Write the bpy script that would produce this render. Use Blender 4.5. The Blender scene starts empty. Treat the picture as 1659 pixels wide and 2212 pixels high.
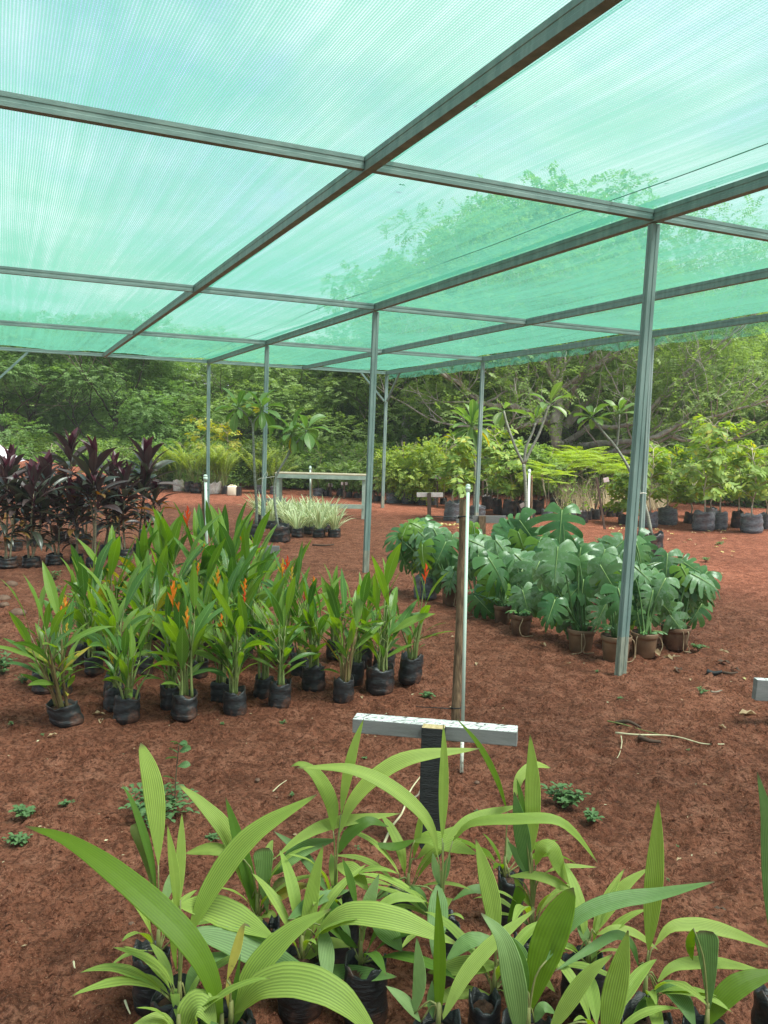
import bpy, math, random
import numpy as np
from mathutils import Vector, Matrix, noise as mnoise
rad = math.radians
SC = bpy.context.scene
COL = SC.collection

# ------------------------------------------------------------------ camera
FPX, YAW, PITCH, ROLL = 1784.0, rad(24.878), rad(-5.023), rad(1.485)
CAM = Vector((0, 0, 1.532))
_f = Vector((math.sin(YAW) * math.cos(PITCH), math.cos(YAW) * math.cos(PITCH), math.sin(PITCH)))
_r0 = Vector((math.cos(YAW), -math.sin(YAW), 0)); _u0 = _r0.cross(_f)
FWD = _f
RGT = _r0 * math.cos(ROLL) + _u0 * math.sin(ROLL)
UPV = -_r0 * math.sin(ROLL) + _u0 * math.cos(ROLL)
cd = bpy.data.cameras.new('camera'); cam = bpy.data.objects.new('camera', cd); COL.objects.link(cam)
M = Matrix((RGT, UPV, -FWD)).transposed().to_4x4(); M.translation = CAM
cam.matrix_world = M
cd.sensor_fit = 'HORIZONTAL'; cd.sensor_width = 36; cd.lens = FPX / 1659 * 36
cd.clip_start = 0.05; cd.clip_end = 2000
SC.camera = cam

# ------------------------------------------------------------------ sky, sun, exposure
SUN_EL, SUN_AZ = rad(62), rad(140)
W = bpy.data.worlds.new('World'); SC.world = W; W.use_nodes = True
nt = W.node_tree; nt.nodes.clear()
wo = nt.nodes.new('ShaderNodeOutputWorld'); bg = nt.nodes.new('ShaderNodeBackground')
sky = nt.nodes.new('ShaderNodeTexSky'); sky.sky_type = 'NISHITA'; sky.sun_disc = False
sky.sun_elevation = SUN_EL; sky.sun_rotation = SUN_AZ; sky.altitude = 200; sky.dust_density = 2.0
tc = nt.nodes.new('ShaderNodeTexCoord'); mp = nt.nodes.new('ShaderNodeMapping'); mp.inputs['Scale'].default_value = (1, 1, 2.2)
nz = nt.nodes.new('ShaderNodeTexNoise'); nz.inputs['Scale'].default_value = 3.2; nz.inputs['Detail'].default_value = 7; nz.inputs['Roughness'].default_value = .55
cr = nt.nodes.new('ShaderNodeValToRGB'); cr.color_ramp.elements[0].position = .36; cr.color_ramp.elements[1].position = .60
cr.color_ramp.elements[0].color = (.20, .20, .20, 1)
mx = nt.nodes.new('ShaderNodeMixRGB'); mx.inputs[2].default_value = (4.5, 4.6, 4.75, 1)
nt.links.new(tc.outputs['Generated'], mp.inputs['Vector']); nt.links.new(mp.outputs[0], nz.inputs['Vector'])
nt.links.new(nz.outputs['Fac'], cr.inputs[0]); nt.links.new(cr.outputs[0], mx.inputs[0])
nt.links.new(sky.outputs[0], mx.inputs[1]); nt.links.new(mx.outputs[0], bg.inputs[0])
bg.inputs[1].default_value = 0.12
nt.links.new(bg.outputs[0], wo.inputs[0])
sl = bpy.data.lights.new('sun', 'SUN'); sl.energy = 3.9; sl.angle = rad(22); sl.color = (1, .95, .86)
so = bpy.data.objects.new('sun', sl); COL.objects.link(so); so.location = (5, 8, 30)
sd = Vector((math.sin(SUN_AZ) * math.cos(SUN_EL), math.cos(SUN_AZ) * math.cos(SUN_EL), math.sin(SUN_EL)))
so.rotation_euler = sd.to_track_quat('Z', 'Y').to_euler()
SC.view_settings.view_transform = 'Standard'; SC.view_settings.look = 'None'
SC.view_settings.exposure = 1.2; SC.view_settings.gamma = 1.0
SC.render.engine = 'CYCLES'
SC.cycles.max_bounces = 8; SC.cycles.transparent_max_bounces = 12; SC.cycles.use_denoising = True

# ------------------------------------------------------------------ photograph pixels to places
CROP = {'N': (0, 0, 1.0), 'Z1': (50, 1900, .3918), 'Z2': (550, 1850, .3918), 'Z3': (1100, 1850, .369), 'Z4': (1450, 1950, .3315),
        'Z5': (0, 1300, .3737), 'Z6': (560, 1300, .4099), 'Z7': (0, 1100, .2893), 'Z8': (950, 1320, .3014), 'Z9': (1400, 1320, .3134),
        'Z10': (420, 1000, .3255), 'Z11': (960, 1000, .3255), 'Z12': (1460, 1040, .3255), 'Z13': (900, 1820, .3014), 'Z14': (1500, 1700, .3014)}
def nat(c, x, y):
    a, b, s = CROP[c]; return a + x * s, b + y * s
def ray(nx, ny):
    return FWD + RGT * ((nx * .8295 - 829.5) / FPX) - UPV * ((ny * .8297 - 1106) / FPX)
def G(c, x, y, z=0.0):                 # the point of height z seen at that pixel
    d = ray(*nat(c, x, y)); t = (z - CAM.z) / d.z
    return CAM + d * t
def D(c, x, y, dep):                   # the point that far along the view
    return CAM + ray(*nat(c, x, y)) * dep
def dep_of(P): return (Vector(P) - CAM).dot(FWD)
def mpp(P): return dep_of(P) / FPX / .8295 ** -1   # metres per photograph pixel

# ------------------------------------------------------------------ helpers
def tag(o, label, cat, group=None, kind=None):
    o['label'] = label; o['category'] = cat
    if group: o['group'] = group
    if kind: o['kind'] = kind
    return o
def thing(name, loc, label, cat, group=None):
    o = bpy.data.objects.new(name, None); COL.objects.link(o); o.empty_display_size = .1
    o.location = loc
    return tag(o, label, cat, group)
NTH = ['first', 'second', 'third', 'fourth', 'fifth', 'sixth', 'seventh', 'eighth', 'ninth', 'tenth', 'eleventh', 'twelfth', 'thirteenth',
       'fourteenth', 'fifteenth', 'sixteenth', 'seventeenth', 'eighteenth', 'nineteenth', 'twentieth']
def nth(i, n):
    if i == 0: return 'leftmost'
    if i == n - 1: return 'rightmost'
    return NTH[i] + ' from the left'

class MB:
    def __init__(s): s.v = []; s.f = []; s.uv = []; s.m = []
    def face(s, idx, uv=None, m=0):
        s.f.append(idx); s.uv.append(uv or [(0, 0)] * len(idx)); s.m.append(m)
    def grid(s, rows, uvs=None, m=0, closed=False):
        b = len(s.v); n = len(rows[0])
        for r in rows: s.v.extend(tuple(p) for p in r)
        R = len(rows)
        for i in range(R - 1):
            for j in range(n if closed else n - 1):
                j2 = (j + 1) % n
                idx = (b + i * n + j, b + i * n + j2, b + (i + 1) * n + j2, b + (i + 1) * n + j)
                v0, v1 = i / (R - 1), (i + 1) / (R - 1); u0, u1 = j / max(1, n - 1 + closed), (j + 1) / max(1, n - 1 + closed)
                s.face(idx, [(u0, v0), (u1, v0), (u1, v1), (u0, v1)], m)
    def tube(s, pts, rs, seg=7, m=0, cap=True):
        pts = [Vector(p) for p in pts]; rows = []
        if not hasattr(rs, '__len__'): rs = [rs] * len(pts)
        ref = None
        for i, p in enumerate(pts):
            t = (pts[min(i + 1, len(pts) - 1)] - pts[max(i - 1, 0)]).normalized()
            if ref is None:
                ref = Vector((1, 0, 0)) if abs(t.x) < .8 else Vector((0, 1, 0))
            a = (ref - t * ref.dot(t)).normalized(); ref = a; b = t.cross(a)
            rows.append([p + (a * math.cos(k * 2 * math.pi / seg) + b * math.sin(k * 2 * math.pi / seg)) * rs[i] for k in range(seg)])
        b0 = len(s.v); s.grid(rows, m=m, closed=True)
        if cap:
            s.face(tuple(b0 + k for k in range(seg))[::-1], None, m)
            e = b0 + (len(rows) - 1) * seg; s.face(tuple(e + k for k in range(seg)), None, m)
    def hexa(s, p, m=0):                # eight corners: four below, four above
        b = len(s.v); s.v.extend(tuple(q) for q in p)
        for q in ((3, 2, 1, 0), (4, 5, 6, 7), (0, 1, 5, 4), (1, 2, 6, 5), (2, 3, 7, 6), (3, 0, 4, 7)):
            s.face(tuple(b + k for k in q), [(0, 0), (1, 0), (1, 1), (0, 1)], m)
    def box(s, c, sx, sy, sz, ax=Vector((1, 0, 0)), ay=Vector((0, 1, 0)), az=Vector((0, 0, 1)), m=0):
        c = Vector(c); q = []
        for k in (-1, 1):
            for i, j in ((-1, -1), (1, -1), (1, 1), (-1, 1)):
                q.append(c + ax * (i * sx / 2) + ay * (j * sy / 2) + az * (k * sz / 2))
        s.hexa(q, m)
    def build(s, name, mats, parent=None, origin=None, smooth=True, bevel=0.0):
        me = bpy.data.meshes.new(name)
        v = s.v
        if origin is not None:
            ox, oy, oz = origin; v = [(a - ox, b - oy, c - oz) for a, b, c in v]
        me.from_pydata(v, [], s.f)
        ul = me.uv_layers.new(name='UVMap')
        ul.data.foreach_set('uv', np.array([c for u in s.uv for c in u], dtype=np.float32).ravel())
        if not isinstance(mats, (list, tuple)): mats = [mats]
        for k in mats: me.materials.append(k)
        me.polygons.foreach_set('material_index', s.m)
        me.polygons.foreach_set('use_smooth', [smooth] * len(s.f))
        me.update()
        o = bpy.data.objects.new(name, me); COL.objects.link(o)
        if parent is not None: o.parent = parent
        elif origin is not None: o.location = origin
        if bevel:
            b = o.modifiers.new('bevel', 'BEVEL'); b.width = bevel; b.segments = 2; b.limit_method = 'ANGLE'
        return o

def npmesh(name, v, nper, mats, parent=None, loc=None, mi=None, smooth=False, uv=None):
    n = len(v); nf = n // nper
    me = bpy.data.meshes.new(name)
    me.vertices.add(n); me.vertices.foreach_set('co', np.ascontiguousarray(v, dtype=np.float32).ravel())
    me.loops.add(n); me.loops.foreach_set('vertex_index', np.arange(n, dtype=np.int32))
    me.polygons.add(nf); me.polygons.foreach_set('loop_start', np.arange(0, n, nper, dtype=np.int32))
    me.polygons.foreach_set('loop_total', np.full(nf, nper, dtype=np.int32))
    if uv is not None:
        ul = me.uv_layers.new(name='UVMap'); ul.data.foreach_set('uv', np.ascontiguousarray(uv, dtype=np.float32).ravel())
    if not isinstance(mats, (list, tuple)): mats = [mats]
    for k in mats: me.materials.append(k)
    if mi is not None: me.polygons.foreach_set('material_index', np.ascontiguousarray(mi, dtype=np.int32))
    me.update(calc_edges=True); me.validate()
    o = bpy.data.objects.new(name, me); COL.objects.link(o)
    if parent is not None: o.parent = parent
    if loc is not None: o.location = loc
    return o

def spline(pts, n):
    pts = [Vector(p) for p in pts]
    if len(pts) == 2:
        return [pts[0].lerp(pts[1], k / (n - 1)) for k in range(n)]
    P = [pts[0] * 2 - pts[1]] + pts + [pts[-1] * 2 - pts[-2]]
    # by arc length of the control polygon
    L = [0]
    for a, b in zip(pts, pts[1:]): L.append(L[-1] + (b - a).length)
    out = []
    for k in range(n):
        d = L[-1] * k / (n - 1); i = 0
        while i < len(pts) - 2 and d > L[i + 1]: i += 1
        t = (d - L[i]) / max(1e-9, L[i + 1] - L[i])
        a, b, c, e = P[i], P[i + 1], P[i + 2], P[i + 3]
        out.append(.5 * ((2 * b) + (c - a) * t + (2 * a - 5 * b + 4 * c - e) * t * t + (3 * b - a - 3 * c + e) * t ** 3))
    return out

def ribbon(mb, pts, half, normals, cols=5, pleat=0.0, fold=0.0, m=0, wave=0.0, ph=0.0):
    rows = []; n = len(pts)
    for i, p in enumerate(pts):
        t = (pts[min(i + 1, n - 1)] - pts[max(i - 1, 0)])
        t = t.normalized() if t.length > 1e-9 else Vector((0, 0, 1))
        N = normals[i] if isinstance(normals, list) else normals
        s = t.cross(N)
        s = s.normalized() if s.length > 1e-6 else Vector((1, 0, 0))
        n2 = s.cross(t); w = half[i]
        row = []
        for c in range(cols):
            x = -1 + 2 * c / (cols - 1)
            z = fold * abs(x) * w + (pleat * w * (1 if c % 2 else -1)) + wave * w * math.sin(ph + i * 1.7 + (3 if x > 0 else 0)) * abs(x)
            row.append(p + s * (x * w * (1 - .25 * abs(fold))) + n2 * z)
        rows.append(row)
    mb.grid(rows, m=m)

# ------------------------------------------------------------------ numpy noise
def _hash(ix, iy, s):
    h = (ix.astype(np.int64) * 374761393 + iy.astype(np.int64) * 668265263 + s * 974711) & 0xffffffff
    h = ((h ^ (h >> 13)) * 1274126177) & 0xffffffff
    return ((h ^ (h >> 16)) & 0xffff) / 65535.0
def vnoise(x, y, s=0):
    ix = np.floor(x); iy = np.floor(y); fx = x - ix; fy = y - iy
    fx = fx * fx * (3 - 2 * fx); fy = fy * fy * (3 - 2 * fy)
    a = _hash(ix, iy, s); b = _hash(ix + 1, iy, s); c = _hash(ix, iy + 1, s); d = _hash(ix + 1, iy + 1, s)
    return (a * (1 - fx) + b * fx) * (1 - fy) + (c * (1 - fx) + d * fx) * fy
def fbm(x, y, o=4, s=0):
    r = 0; a = 1; t = 0
    for k in range(o):
        r = r + a * vnoise(x * 2 ** k + 17 * k, y * 2 ** k + 31 * k, s + k); t += a; a *= .5
    return r / t

# ------------------------------------------------------------------ materials
def newmat(name):
    m = bpy.data.materials.new(name); m.use_nodes = True; m.node_tree.nodes.clear(); return m, m.node_tree
def N(nt, kind, **kw):
    n = nt.nodes.new(kind)
    for k, v in kw.items():
        if k.startswith('i_'): n.inputs[k[2:]].default_value = v
        else: setattr(n, k, v)
    return n
def math_(nt, op, a, b=None, c=None):
    n = nt.nodes.new('ShaderNodeMath'); n.operation = op
    for k, x in enumerate((a, b, c)):
        if x is None: continue
        if isinstance(x, (int, float)): n.inputs[k].default_value = x
        else: nt.links.new(x, n.inputs[k])
    return n.outputs[0]
def mix_(nt, fac, a, b, bt='MIX'):
    n = nt.nodes.new('ShaderNodeMixRGB'); n.blend_type = bt
    for k, x in ((0, fac), (1, a), (2, b)):
        if isinstance(x, (int, float)): n.inputs[k].default_value = x
        elif isinstance(x, tuple): n.inputs[k].default_value = x + (1,) if len(x) == 3 else x
        else: nt.links.new(x, n.inputs[k])
    return n.outputs[0]
def ramp_(nt, fac, stops):
    n = nt.nodes.new('ShaderNodeValToRGB'); e = n.color_ramp.elements
    while len(e) < len(stops): e.new(.5)
    for k, (p, c) in enumerate(stops):
        e[k].position = p; e[k].color = (c + (1,)) if isinstance(c, tuple) else (c, c, c, 1)
    nt.links.new(fac, n.inputs[0]); return n.outputs[0]
def noise_(nt, scale, detail=4, rough=.55, coord='Object', stretch=None, dist=0):
    t = nt.nodes.new('ShaderNodeTexCoord'); src = t.outputs[coord]
    if stretch:
        mpn = nt.nodes.new('ShaderNodeMapping'); mpn.inputs['Scale'].default_value = stretch; nt.links.new(src, mpn.inputs[0]); src = mpn.outputs[0]
    n = nt.nodes.new('ShaderNodeTexNoise'); n.inputs['Scale'].default_value = scale; n.inputs['Detail'].default_value = detail
    n.inputs['Roughness'].default_value = rough; n.inputs['Distortion'].default_value = dist
    nt.links.new(src, n.inputs['Vector']); return n.outputs['Fac']
def surf(name, ca, cb, scale=8, rough=.7, bump=0., bscale=40, stretch=None, metal=0., spec=.4, stops=(.35, .65), rust=None):
    m, t = newmat(name); o = N(t, 'ShaderNodeOutputMaterial'); p = N(t, 'ShaderNodeBsdfPrincipled')
    f = noise_(t, scale, 6, .6, stretch=stretch)
    c = ramp_(t, f, [(stops[0], ca), (stops[1], cb)])
    if rust: c = mix_(t, ramp_(t, noise_(t, 2.3, 7, .75), [(rust, 0.), (rust + .07, .8)]), c, (.13, .06, .03))
    t.links.new(c, p.inputs['Base Color']); p.inputs['Roughness'].default_value = rough; p.inputs['Metallic'].default_value = metal
    p.inputs['Specular IOR Level'].default_value = spec
    if bump:
        b = N(t, 'ShaderNodeBump'); b.inputs['Strength'].default_value = bump; b.inputs['Distance'].default_value = .01
        t.links.new(noise_(t, bscale, 5, .6, stretch=stretch), b.inputs['Height']); t.links.new(b.outputs[0], p.inputs['Normal'])
    t.links.new(p.outputs[0], o.inputs[0]); return m
def leafmat(name, ca, cb, trans=.35, rough=.45, vein_pleats=0, vein_shade=.75, mid=None, midw=.03, spots=None, edge=None, sat_t=1.25, spec=.35, tip=None, cross=0, stripes=None):
    m, t = newmat(name); o = N(t, 'ShaderNodeOutputMaterial')
    g = N(t, 'ShaderNodeNewGeometry'); uv = N(t, 'ShaderNodeTexCoord'); sx = N(t, 'ShaderNodeSeparateXYZ'); t.links.new(uv.outputs['UV'], sx.inputs[0])
    U, V = sx.outputs[0], sx.outputs[1]
    nzv = noise_(t, 9, 3, .6)
    f = math_(t, 'ADD', math_(t, 'MULTIPLY', g.outputs['Random Per Island'], .7), math_(t, 'MULTIPLY', nzv, .3))
    c = mix_(t, f, ca, cb)
    cu = math_(t, 'ABSOLUTE', math_(t, 'SUBTRACT', U, .5))
    if vein_pleats:
        w = math_(t, 'SINE', math_(t, 'MULTIPLY', U, vein_pleats * 2 * math.pi))  # vein stripes, deepened to put the shading of the pleats into the colour
        w = math_(t, 'MULTIPLY_ADD', w, .5, .5)
        fine = noise_(t, 1.0, 2, .5, 'UV', (vein_pleats * 5, 3, 1))
        w = math_(t, 'MULTIPLY', w, math_(t, 'MULTIPLY_ADD', fine, .9, .3))
        c = mix_(t, w, c, tuple(x * vein_shade for x in cb), 'MIX') if False else mix_(t, math_(t, 'MULTIPLY', w, 1 - vein_shade), c, (.01, .04, .005))
    if cross:
        w = math_(t, 'SINE', math_(t, 'MULTIPLY', math_(t, 'ADD', V, math_(t, 'MULTIPLY', cu, -.35)), cross * 2 * math.pi))
        c = mix_(t, math_(t, 'MULTIPLY', math_(t, 'GREATER_THAN', w, .55), .12), c, (.35, .5, .15))
    if stripes:
        w = math_(t, 'GREATER_THAN', cu, stripes[0]); c = mix_(t, w, c, stripes[1])
    if mid:
        w = math_(t, 'LESS_THAN', cu, midw); c = mix_(t, math_(t, 'MULTIPLY', w, .75), c, mid)
    if tip:
        w = ramp_(t, V, [(tip[0], 0.), (1., 1.)]); c = mix_(t, w, c, tip[1])
    if edge:
        w = ramp_(t, cu, [(.38, 0.), (.5, 1.)]); c = mix_(t, math_(t, 'MULTIPLY', w, .8), c, edge)
    if spots:
        s = noise_(t, spots[0], 4, .7); w = ramp_(t, s, [(spots[1], 0.), (spots[1] + .06, 1.)]); c = mix_(t, math_(t, 'MULTIPLY', w, spots[3]), c, spots[2])
    p = N(t, 'ShaderNodeBsdfPrincipled'); t.links.new(c, p.inputs['Base Color']); p.inputs['Roughness'].default_value = rough
    p.inputs['Specular IOR Level'].default_value = spec
    b = N(t, 'ShaderNodeBump'); b.inputs['Strength'].default_value = .25; b.inputs['Distance'].default_value = .004
    t.links.new(noise_(t, 60, 2, .5), b.inputs['Height']); t.links.new(b.outputs[0], p.inputs['Normal'])
    tr = N(t, 'ShaderNodeBsdfTranslucent')
    hs = N(t, 'ShaderNodeHueSaturation'); hs.inputs['Saturation'].default_value = sat_t; hs.inputs['Value'].default_value = 1.5; hs.inputs['Hue'].default_value = .485
    t.links.new(c, hs.inputs['Color']); t.links.new(hs.outputs[0], tr.inputs[0])
    ms = N(t, 'ShaderNodeMixShader'); ms.inputs[0].default_value = trans
    t.links.new(p.outputs[0], ms.inputs[1]); t.links.new(tr.outputs[0], ms.inputs[2]); t.links.new(ms.outputs[0], o.inputs[0])
    return m

MT = {}
# red laterite soil
def soilmat():
    m, t = newmat('red_soil'); o = N(t, 'ShaderNodeOutputMaterial'); p = N(t, 'ShaderNodeBsdfPrincipled')
    big = noise_(t, .45, 5, .6); mid = noise_(t, 7, 6, .65, dist=.6); fine = noise_(t, 55, 6, .7); grit = noise_(t, 190, 3, .6)
    c = ramp_(t, big, [(.3, (0.267, 0.097, 0.055)), (.7, (0.391, 0.152, 0.087))])
    cr_ = ramp_(t, mid, [(.36, (0.131, 0.043, 0.023)), (.50, (0.311, 0.111, 0.063)), (.64, (0.477, 0.202, 0.126))])
    c = mix_(t, .65, c, cr_)
    cl = noise_(t, 22, 5, .7, dist=1.2)
    c = mix_(t, ramp_(t, cl, [(.38, .85), (.49, 0.)]), c, (0.110, 0.036, 0.019))  # low spots here and in the finer grain: crevice shade put into the colour
    c = mix_(t, ramp_(t, fine, [(.38, .9), (.52, 0.)]), c, (0.094, 0.030, 0.015))
    c = mix_(t, ramp_(t, grit, [(.60, 0.), (.72, .6)]), c, (0.520, 0.230, 0.138))
    c = mix_(t, ramp_(t, noise_(t, 130, 2, .5), [(.68, 0.), (.72, .55)]), c, (0.692, 0.406, 0.261))
    c = mix_(t, 1.0, c, ramp_(t, big, [(.35, .88), (.62, 1.14)]), 'MULTIPLY')
    t.links.new(c, p.inputs['Base Color']); p.inputs['Roughness'].default_value = .92; p.inputs['Specular IOR Level'].default_value = .15
    h = math_(t, 'ADD', math_(t, 'MULTIPLY_ADD', mid, 1.0, math_(t, 'MULTIPLY', cl, 1.3)), math_(t, 'ADD', math_(t, 'MULTIPLY', fine, 1.1), math_(t, 'MULTIPLY', grit, .5)))
    b = N(t, 'ShaderNodeBump'); b.inputs['Strength'].default_value = 1.0; b.inputs['Distance'].default_value = .032
    t.links.new(h, b.inputs['Height']); t.links.new(b.outputs[0], p.inputs['Normal']); t.links.new(p.outputs[0], o.inputs[0]); return m
MT['soil'] = soilmat()
MT['potsoil'] = surf('pot_soil', (.035, .018, .012), (.11, .05, .03), 30, .95, .8, 60)
def netmat():
    m, t = newmat('green_shade_net'); o = N(t, 'ShaderNodeOutputMaterial')
    tcn = N(t, 'ShaderNodeTexCoord'); sx = N(t, 'ShaderNodeSeparateXYZ'); t.links.new(tcn.outputs['Object'], sx.inputs[0])
    warp = noise_(t, 1.1, 3, .5, stretch=(1, .25, 1))
    xw = math_(t, 'ADD', sx.outputs[0], math_(t, 'MULTIPLY', warp, .035))
    st = math_(t, 'MULTIPLY_ADD', math_(t, 'SINE', math_(t, 'MULTIPLY', xw, 2 * math.pi / .0125)), .5, .5)
    weft = math_(t, 'MULTIPLY_ADD', math_(t, 'SINE', math_(t, 'MULTIPLY', sx.outputs[1], 2 * math.pi / .02)), .5, .5)
    streak = noise_(t, 1, 5, .65, stretch=(13, .22, 1)); patch = noise_(t, .9, 3, .5)
    d = math_(t, 'ADD', math_(t, 'MULTIPLY', math_(t, 'POWER', st, .8), .34), math_(t, 'MULTIPLY_ADD', streak, .52, -.12))
    d = math_(t, 'ADD', d, math_(t, 'MULTIPLY', math_(t, 'SUBTRACT', weft, .5), .07))
    d = math_(t, 'ADD', d, math_(t, 'MULTIPLY', math_(t, 'SUBTRACT', patch, .5), .35))
    gi = N(t, 'ShaderNodeNewGeometry'); dt = N(t, 'ShaderNodeVectorMath'); dt.operation = 'DOT_PRODUCT'; t.links.new(gi.outputs['Incoming'], dt.inputs[0]); t.links.new(gi.outputs['Normal'], dt.inputs[1])
    cs = math_(t, 'MAXIMUM', math_(t, 'ABSOLUTE', dt.outputs['Value']), .16)
    d = math_(t, 'MINIMUM', math_(t, 'MAXIMUM', d, .08), .93)
    d = math_(t, 'SUBTRACT', 1.0, math_(t, 'POWER', math_(t, 'SUBTRACT', 1.0, d), math_(t, 'POWER', math_(t, 'DIVIDE', 1.0, cs), .80)))
    dn = N(t, 'ShaderNodeClamp'); dn.inputs['Min'].default_value = .12; dn.inputs['Max'].default_value = .95; t.links.new(d, dn.inputs[0])
    tp = N(t, 'ShaderNodeBsdfTransparent'); tp.inputs[0].default_value = (.86, .975, .985, 1)
    tl = N(t, 'ShaderNodeBsdfTranslucent'); tl.inputs[0].default_value = (.095, .315, .222, 1)
    df = N(t, 'ShaderNodeBsdfDiffuse'); df.inputs[0].default_value = (.095, .335, .232, 1)
    a = N(t, 'ShaderNodeMixShader'); a.inputs[0].default_value = .28; t.links.new(tl.outputs[0], a.inputs[1]); t.links.new(df.outputs[0], a.inputs[2])
    ms = N(t, 'ShaderNodeMixShader'); t.links.new(dn.outputs[0], ms.inputs[0]); t.links.new(tp.outputs[0], ms.inputs[1]); t.links.new(a.outputs[0], ms.inputs[2])
    t.links.new(ms.outputs[0], o.inputs[0]); return m
MT['net'] = netmat()
MT['netcord'] = surf('dark_green_cord', (.05, .22, .15), (.08, .28, .19), 20, .7)
MT['steel'] = surf('green_primed_steel', (.125, .20, .182), (.215, .30, .272), 5, .5, .15, 60, stretch=(3, 3, .6), spec=.5, rust=.63)
MT['steelx'] = surf('green_primed_beam', (.13, .205, .188), (.22, .305, .277), 5, .5, .15, 60, stretch=(.8, .8, 4), spec=.5, rust=.64)
MT['galv'] = surf('bare_galvanised_steel', (.16, .19, .16), (.32, .33, .26), 14, .55, .2, 70, stretch=(4, 4, .7))
MT['rust'] = surf('rusty_steel', (.06, .035, .025), (.14, .07, .045), 12, .8)
MT['pvc'] = surf('pale_green_pvc', (.50, .62, .52), (.62, .72, .62), 6, .4, stretch=(1, 1, .2))
MT['pvcold'] = surf('peeling_pale_paint', (.30, .30, .22), (.70, .72, .60), 60, .7, .4, 90, stops=(.4, .5))
MT['stake'] = surf('rough_brown_stake_wood', (.085, .052, .028), (.25, .16, .09), 14, .85, .9, 30, stretch=(6, 6, .8))
MT['char'] = surf('black_painted_timber', (.007, .008, .009), (.020, .021, .022), 10, .6, .6, 40, stretch=(.7, .7, 7))
MT['rawend'] = surf('raw_timber_end', (.34, .24, .11), (.60, .46, .25), 90, .8, .6, 120)
MT['greybrd'] = surf('grey_white_painted_board', (.175, .172, .165), (.26, .256, .247), 7, .65, .35, 60, stretch=(1, 1, 8), stops=(.3, .7))
def whitetop():
    m, t = newmat('cracked_white_paint'); o = N(t, 'ShaderNodeOutputMaterial'); p = N(t, 'ShaderNodeBsdfPrincipled')
    a = noise_(t, 5, 6, .7, stretch=(3, 9, 9), dist=2.5); c = ramp_(t, a, [(.44, (.10, .095, .085)), (.475, (.58, .575, .55)), (.7, (.68, .675, .65))])
    t.links.new(c, p.inputs['Base Color']); p.inputs['Roughness'].default_value = .75
    b = N(t, 'ShaderNodeBump'); b.inputs['Strength'].default_value = .8; b.inputs['Distance'].default_value = .005; t.links.new(a, b.inputs['Height']); t.links.new(b.outputs[0], p.inputs['Normal'])
    t.links.new(p.outputs[0], o.inputs[0]); return m
MT['whitetop'] = whitetop()
MT['pinkbrd'] = surf('faded_pink_white_board', (.52, .43, .42), (.66, .58, .56), 20, .7)
MT['brownpost'] = surf('dark_brown_post', (.045, .028, .020), (.10, .062, .042), 20, .8, .5, 40, stretch=(4, 4, .6))
MT['tablewood'] = surf('pale_table_timber', (.34, .27, .18), (.52, .43, .31), 9, .75, .3, 40, stretch=(1, 1, 6))
MT['tablegreen'] = surf('pale_green_timber', (.30, .38, .32), (.44, .50, .43), 9, .7)
def bagmat(name, ca, cb, dust=.5, dustc=(.20, .085, .05)):
    m, t = newmat(name); o = N(t, 'ShaderNodeOutputMaterial'); p = N(t, 'ShaderNodeBsdfPrincipled')
    c = ramp_(t, noise_(t, 18, 5, .6, stretch=(1, 1, 2.5)), [(.35, ca), (.7, cb)])
    d = ramp_(t, noise_(t, 9, 6, .72), [(.50, 0.), (.68, dust)])
    c = mix_(t, d, c, dustc); t.links.new(c, p.inputs['Base Color'])
    p.inputs['Roughness'].default_value = .38; p.inputs['Specular IOR Level'].default_value = .5
    b = N(t, 'ShaderNodeBump'); b.inputs['Strength'].default_value = .55; b.inputs['Distance'].default_value = .012
    t.links.new(noise_(t, 16, 5, .6, stretch=(1, 1, 4.5), dist=.8), b.inputs['Height']); t.links.new(b.outputs[0], p.inputs['Normal'])
    t.links.new(p.outputs[0], o.inputs[0]); return m
MT['bag'] = bagmat('black_plastic_bag', (.006, .007, .008), (.018, .021, .023), .45)
MT['bag2'] = bagmat('dusty_black_plastic_bag', (.009, .010, .011), (.030, .033, .035), .65)
MT['baggrey'] = bagmat('grey_sheened_plastic_bag', (.045, .052, .060), (.16, .175, .195), .3)
MT['bagwhite'] = bagmat('white_woven_sack', (.50, .46, .41), (.70, .68, .64), .45, (.36, .20, .13))
MT['pot'] = surf('brown_plastic_pot', (.15, .082, .045), (.235, .135, .078), 9, .55, .1, 40)
MT['potdirty'] = surf('soil_splashed_brown_pot', (.085, .036, .020), (.20, .105, .060), 12, .75, .2, 60)
MT['black'] = surf('black_plastic', (.008, .008, .009), (.02, .02, .021), 10, .4)
MT['string'] = surf('pale_string', (.55, .55, .48), (.75, .75, .66), 30, .8)
# leaves
MT['palm'] = leafmat('palm_leaf', (.29, .42, .075), (.42, .54, .125), .38, .62, tip=(.94, (.13, .09, .05)), vein_pleats=10, vein_shade=.42, spots=(30, .66, (.32, .40, .12), .25))
MT['palmpale'] = leafmat('pale_palm_leaf', (.26, .40, .14), (.33, .46, .18), .35, .52, tip=(.94, (.13, .09, .05)), vein_pleats=10, vein_shade=.42)
MT['palmblue'] = leafmat('bluish_palm_leaf', (.14, .26, .07), (.20, .33, .10), .25, .52, tip=(.94, (.13, .09, .05)), vein_pleats=10, vein_shade=.42, sat_t=1.1)
MT['palmdark'] = leafmat('dark_palm_leaf', (.085, .18, .022), (.12, .23, .03), .40, .52, tip=(.94, (.13, .09, .05)), vein_pleats=10, vein_shade=.65)
MT['palmlime'] = leafmat('lime_palm_leaf', (.13, .235, .012), (.17, .29, .02), .5, .52, tip=(.94, (.13, .09, .05)), vein_pleats=10, vein_shade=.72)
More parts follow.
